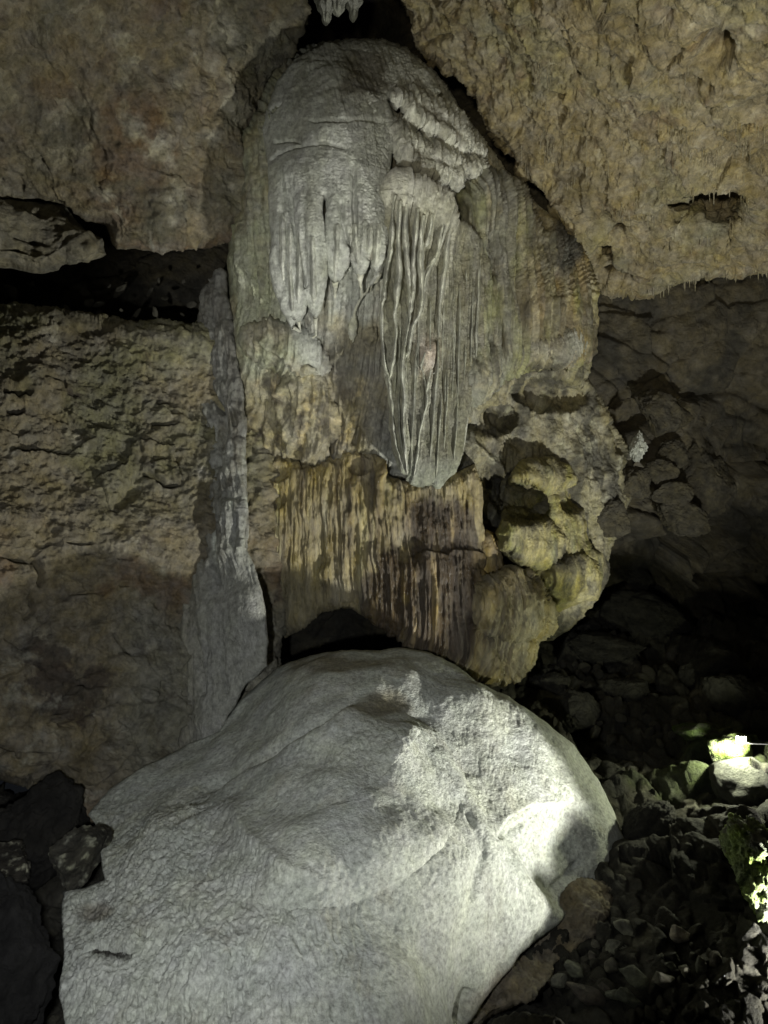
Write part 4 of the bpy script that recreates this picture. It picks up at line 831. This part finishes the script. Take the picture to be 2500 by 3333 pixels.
# background boulders along the right wall
bgs = [(2160, 1350, 9.0, 190, 150, 20, 'grey-brown wedge-shaped boulder on the right wall, up and right of the white calcite knob'), (2185, 1480, 9.1, 120, 110, 40, 'squarish dark block just right of the white calcite knob'), (2290, 1560, 9.4, 190, 250, 10, 'large rounded brown boulder standing against the right wall'),
       (2160, 1530, 9.0, 110, 90, 30, 'small dark block below and right of the white calcite knob'), (2180, 1610, 9.0, 130, 90, -10, 'flat-topped dark rock half way down the right wall'), (2220, 1690, 9.0, 170, 110, 25, 'sloping dark slab low on the right wall'), (2060, 1570, 8.7, 110, 130, 0, 'dark lump tucked behind the right edge of the flowstone column'),
       (2000, 1700, 8.4, 120, 130, 0, 'rounded fluted lump at the lower right of the flowstone column'), (2120, 2010, 8.9, 330, 120, 12, 'long dark boulder lying in the shade right of the column foot'), (2030, 2250, 7.9, 170, 90, 8, 'grey boulder at the right end of the rubble behind the mound'), (1960, 2110, 8.6, 330, 70, 5, 'long low slab of rock behind the mound, below the column foot'),
       (1800, 2230, 7.6, 160, 80, 12, 'brownish flat rock just behind the crest of the mound'), (1700, 2220, 7.5, 70, 50, 0, 'small pale rock behind the mound, right under the curtain tip'), (1880, 2330, 7.1, 200, 110, 28, 'rough grey rock leaning on the right flank of the mound'), (2300, 2190, 8.2, 260, 120, 0, 'broad dark boulder in the shade above the shining lamp'), (2400, 2270, 7.9, 230, 150, 0, 'brown-black boulder at the right edge above the shining lamp'), (2100, 2680, 6.05, 190, 150, 40, 'smooth dark boulder touching the right edge of the mound')]
for i, (x, y, D, a, b, r, lb) in enumerate(bgs):
    if i >= 8: D = floorD(x, y+b*.3)+.05; b *= 1.25; a *= .85
    if i < 6: D += .22
    rock('boulder', x, y, D, a, b, a*D/F*.4, M_rub, (.05, .042, .028) if i < 8 else (.035, .032, .026), 40+i, label=lb, sub=6, rot=r, fine=.13, ang=.42)
# white calcite knob
rock('calcite_knob', 2080, 1455, 8.75, 58, 84, .1, M_mound, (.26, .26, .24), 61, label='small knobbly white calcite lump in a dark niche on the right wall', cat='stalagmite', sub=6, ang=.45, fine=.3)

# stones at the foot of the mound
stones = [(940, 1305, 40, 26, 35, 'small pale flat stone closest to the brown foot of the mound'), (1030, 1320, 75, 66, 10, 'rounded grey stone, largest in the upper part of the heap'), (930, 1362, 46, 34, 40, 'light grey chip just left below the rounded stone'), (860, 1412, 90, 55, 15, 'pale greenish flat stone at the left edge of the heap'), (1002, 1402, 50, 64, 20, 'upright wedge-shaped stone below the rounded stone'), (792, 1455, 60, 60, 0, 'dark round stone leaning against the brown foot of the mound'), (905, 1505, 170, 60, 28, 'long dark slab pointing down to the right, above the bottom boulder'), (1110, 1450, 150, 70, 22, 'large brownish slab in the middle of the heap'),
          (1285, 1262, 85, 56, 25, 'pale pinkish stone standing alone above the heap'), (1210, 1372, 26, 46, 10, 'thin upright pale sliver of stone'), (1180, 1385, 45, 34, 30, 'small stone left of the thin pale sliver'), (1250, 1400, 44, 44, 5, 'small grey cube-like stone right of the thin pale sliver'), (1310, 1412, 54, 50, 45, 'dull grey stone left of the squarish grey stone'), (1388, 1400, 44, 70, 0, 'squarish grey stone on the right side of the heap'), (1442, 1375, 60, 56, 0, 'rightmost grey stone of the heap'), (1080, 1535, 100, 66, 20, 'dark stone low in the heap, near the bottom edge'), (1215, 1455, 90, 60, 10, 'dusty brown stone right of the large brownish slab'), (1080, 1255, 110, 60, 30, 'shadowed grey rock lying highest at the foot of the mound'), (985, 1480, 60, 50, 10, 'blocky stone between the long dark slab and the large brownish slab'), (1020, 1520, 60, 36, 0, 'small low stone under the large brownish slab')]
for i, (x, y, a, b, r, lb) in enumerate(stones):
    X, Y = R8([(x, y)])[0]; D = floorD(X, Y)-.02
    rock('stone', X, Y, D, a*.9, b*.9, (a+b)/2*.9*D/F*.45, M_rub, [(.15, .135, .105), (.20, .19, .15), (.12, .10, .085), (.17, .17, .13)][i % 4] if 'pinkish' not in lb else (.36, .30, .25), 80+i, label=lb, cat='stone', group='broken stones at the foot of the mound', sub=3, rot=r, ang=.62, fine=.03)
var = []
for k_ in range(7):
    V, T = rock_verts(3, 200+k_, .62, .03); cc = np.ones((len(V), 3), f32)*np.array([(.085, .075, .058), (.11, .10, .078), (.06, .053, .042)][k_ % 3], f32)
    m_ = make_mesh('stone', V, T, cc, M_rub); var.append(m_.data); bpy.data.objects.remove(m_)
rs = np.random.RandomState(12)
cnt = 0
while cnt < 110:
    X = 1780+720*rs.beta(1.1, 1.8); Y = rs.uniform(2950, 3333)
    if Y < 3240-(X-1560)*.62 or (X < 2030 and Y > 3240): continue
    D = floorD(X, Y); s = rs.gamma(1.6, 15)+10; s *= D/F/2
    o = bpy.data.objects.new('stone', var[cnt % 7]); C.objects.link(o)
    o.location = (U(X, Y, D)-np.array([0, 0, s*.35])).tolist(); o.scale = (s*rs.uniform(.8, 1.4), s, s*rs.uniform(.6, 1)); o.rotation_euler = tuple(rs.uniform(0, 6.28, 3))
    tag(o, 'small dull stone in the dim rubble right of the mound foot', 'stone', 'broken stones at the foot of the mound'); cnt += 1
cnt = 0
while cnt < 60:      # rubble behind the mound
    X = rs.uniform(1650, 2200); Y = rs.uniform(2130, 2420)
    if Y > 2200+(X-1600)*.75: continue
    D = floorD(X, Y); s = (rs.gamma(3, 8)+14)*D/F/2
    o = bpy.data.objects.new('stone', var[cnt % 7]); C.objects.link(o)
    o.location = U(X, Y, D-.03).tolist(); o.scale = (s*rs.uniform(.8, 1.5), s, s*rs.uniform(.5, .9)); o.rotation_euler = tuple(rs.uniform(0, 6.28, 3))
    tag(o, 'small dim stone in the rubble behind the mound crest', 'stone', 'stones behind the mound'); cnt += 1
cnt = 0
while cnt < 26:      # chips on the dark shelf
    X = rs.uniform(0, 640); Y = rs.uniform(905, 1030)
    if Y > 1000+X*.1: continue
    D = 7.6-(Y-900)/130*.1+rs.uniform(0, .5); s = (rs.gamma(3, 5)+9)*D/F/2
    o = bpy.data.objects.new('stone', var[cnt % 7]); C.objects.link(o)
    o.location = U(X, Y, D).tolist(); o.scale = (s*rs.uniform(1, 2), s, s*rs.uniform(.4, .8)); o.rotation_euler = tuple(rs.uniform(0, 6.28, 3))
    tag(o, 'small rock chip on the black shelf above the left wall', 'stone', 'chips on the dark shelf'); cnt += 1

# ------------------------------------------------------------------ soda straws on the right ceiling (uncountable)
def cones(name, items, mat, colr):
    V = []; T = []
    for (p, r, L) in items:
        b = len(V)
        for k_ in range(5):
            an = 2*math.pi*k_/5; V.append((p[0]+r*math.cos(an), p[1]+r*math.sin(an), p[2]+.02))
        for k_ in range(5):
            an = 2*math.pi*k_/5; V.append((p[0]+.55*r*math.cos(an), p[1]+.55*r*math.sin(an), p[2]-L*.6))
        V.append((p[0], p[1], p[2]-L))
        for k_ in range(5):
            q = (k_+1) % 5; T += [(b+k_, b+q, b+5+q), (b+k_, b+5+q, b+5+k_), (b+5+k_, b+5+q, b+10)]
    return make_mesh(name, np.array(V), np.array(T), np.array(colr, f32), mat)
items = []
def ceilP(px, py):
    j = min(len(flR.gx)-1, np.searchsorted(flR.gx, px)); i = min(len(flR.gy)-1, np.searchsorted(flR.gy, py)); return PR[i, j] if inR[i, j] else None
for cx, cy, rx, ry, n in ((700, 260, 60, 40, 16), (1300, 530, 90, 40, 26), (1560, 520, 120, 60, 26), (1420, 620, 160, 60, 40), (780, 570, 120, 50, 26), (900, 620, 400, 250, 60), (1400, 650, 250, 120, 50), (1050, 860, 90, 60, 22), (600, 380, 160, 120, 24), (1250, 300, 200, 120, 20), (1200, 1000, 300, 120, 30)):
    for _ in range(n):
        x, y = R2([(cx+rs.normal()*rx*.5, cy+rs.normal()*ry*.5)])[0]
        p = ceilP(x, y)
        if p is not None: items.append((p, rs.uniform(.004, .009), rs.gamma(2.5, .025)+.03))
edge = [(1925, 880), (1960, 908), (2030, 930), (2100, 940), (2160, 930), (2230, 900), (2300, 873), (2380, 876), (2500, 864), (2700, 858)]
for i in range(len(edge)-1):
    a, b = np.array(edge[i]), np.array(edge[i+1])
    for _ in range(int(np.linalg.norm(b-a)/8)):
        t = rs.uniform(); q = a+(b-a)*t; p = ceilP(q[0], q[1]-rs.uniform(4, 22))
        if p is not None: items.append((p, rs.uniform(.005, .010), rs.gamma(1.3, .035)+.015))
for _ in range(12):
    q = R2([(rs.uniform(1300, 1600), 800+rs.normal()*8)])[0]; p = ceilP(*q)
    if p is not None: items.append((p, .006, rs.gamma(2, .02)+.03))
ss = cones('soda_straws', items, M_ceil, (.36, .31, .21)); tag(ss, 'countless thin soda straw stalactites hanging from the right ceiling and its lower lip', 'stalactites', kind='stuff')

# stalactites at the very top
def stal(px, py, D, r, L, lb, par=None):
    n = 26; P = []; rs2 = np.random.RandomState(int(px))
    V = []; k_n = 40
    for i in range(n):
        t = i/(n-1); rr = r*(1-t)**.6*(1+.10*math.sin(t*14+px))+.004
        for k_ in range(k_n):
            an = 2*math.pi*k_/k_n; m = 1+.30*math.sin(an*5+px+t*1.5)+.2*math.sin(an*9+t*3)+.15*math.sin(t*23+px)
            V.append((rr*m*math.cos(an), rr*m*math.sin(an)*.8, -L*t+.015*math.sin(an*4)))
    V = np.array(V); Q = np.array([(i*k_n+k_, i*k_n+(k_+1) % k_n, (i+1)*k_n+(k_+1) % k_n, (i+1)*k_n+k_) for i in range(n-1) for k_ in range(k_n)])
    o = make_mesh('stalactite', V, Q, np.array((.26, .255, .22), f32), M_flow); o.location = U(px, py, D).tolist(); tag(o, lb, 'stalactite', 'stalactites at the top edge'); return o
stal(1062, -70, 7.5, .10, .45, 'leftmost and longest pale stalactite at the top edge, above the cap')
stal(1100, -90, 7.5, .13, .42, 'broad ribbed pale stalactite, middle one at the top edge')
stal(1150, -80, 7.55, .09, .45, 'pointed pale stalactite right of the broad one at the top edge')
stal(1035, -60, 7.6, .05, .25, 'short thin stalactite left of the others at the top edge')

# ------------------------------------------------------------------ the shining lamp
LP = U(2412, 2408, 6.5)
lamp = empty('floodlight', LP.tolist()); tag(lamp, 'small shining floodlight on a short post among dark rocks at the right edge', 'lamp')
def box(name, c, s, mat, parent, rot=(0, 0, 0)):
    import bmesh
    bm = bmesh.new(); bmesh.ops.create_cube(bm, size=1)
    bmesh.ops.scale(bm, vec=s, verts=bm.verts); bmesh.ops.bevel(bm, geom=bm.edges, offset=min(s)*.15, segments=2, affect='EDGES')
    me = bpy.data.meshes.new(name); bm.to_mesh(me); bm.free(); me.materials.append(mat)
    o = bpy.data.objects.new(name, me); C.objects.link(o); o.parent = parent; o.location = c; o.rotation_euler = rot; return o
mm = bpy.data.materials.new('dark_metal'); mm.use_nodes = True; b_ = mm.node_tree.nodes['Principled BSDF']; b_.inputs['Base Color'].default_value = (.12, .12, .12, 1); b_.inputs['Metallic'].default_value = .8; b_.inputs['Roughness'].default_value = .45
me_ = bpy.data.materials.new('lit_glass'); me_.use_nodes = True; b_ = me_.node_tree.nodes['Principled BSDF']; b_.inputs['Emission Color'].default_value = (1, 1, .82, 1); b_.inputs['Emission Strength'].default_value = 30
box('housing', (0, 0, 0), (.085, .04, .06), mm, lamp, (math.radians(-20), 0, math.radians(-20)))
box('lens', (-.008, -.024, .008), (.074, .006, .05), me_, lamp, (math.radians(-20), 0, math.radians(-20)))
box('bracket', (0, .0, -.06), (.11, .02, .012), mm, lamp)
box('post', (0.0, .0, -.2), (.02, .02, .22), mm, lamp)
pl_ = bpy.data.lights.new('lamp_glow', 'POINT'); po = bpy.data.objects.new('lamp_glow', pl_); C.objects.link(po); po.location = (LP[0]-.10, LP[1]-.12, LP[2]-.01); pl_.energy = 55; pl_.color = (.97, 1, .72); pl_.shadow_soft_size = .03
cb = tube('cable', [tuple(U(a, b, d_))+(1,) for a, b, d_ in ((2412, 2410, 6.46), (2440, 2420, 6.4), (2490, 2422, 6.4), (2560, 2425, 6.4), (2700, 2450, 6.3))], .006, mm, (.3, .3, .3)); tag(cb, 'thin pale cable running from the shining lamp to the right edge', 'cable')
rock('mossy_rock', 2362, 2436, 6.62, 140, 130, .16, M_moss, (.16, .16, .12), 71, label='green mossy rock brightly lit right under the shining lamp', cat='rock', sub=4, fine=.15, green=(.16, .20, .06))
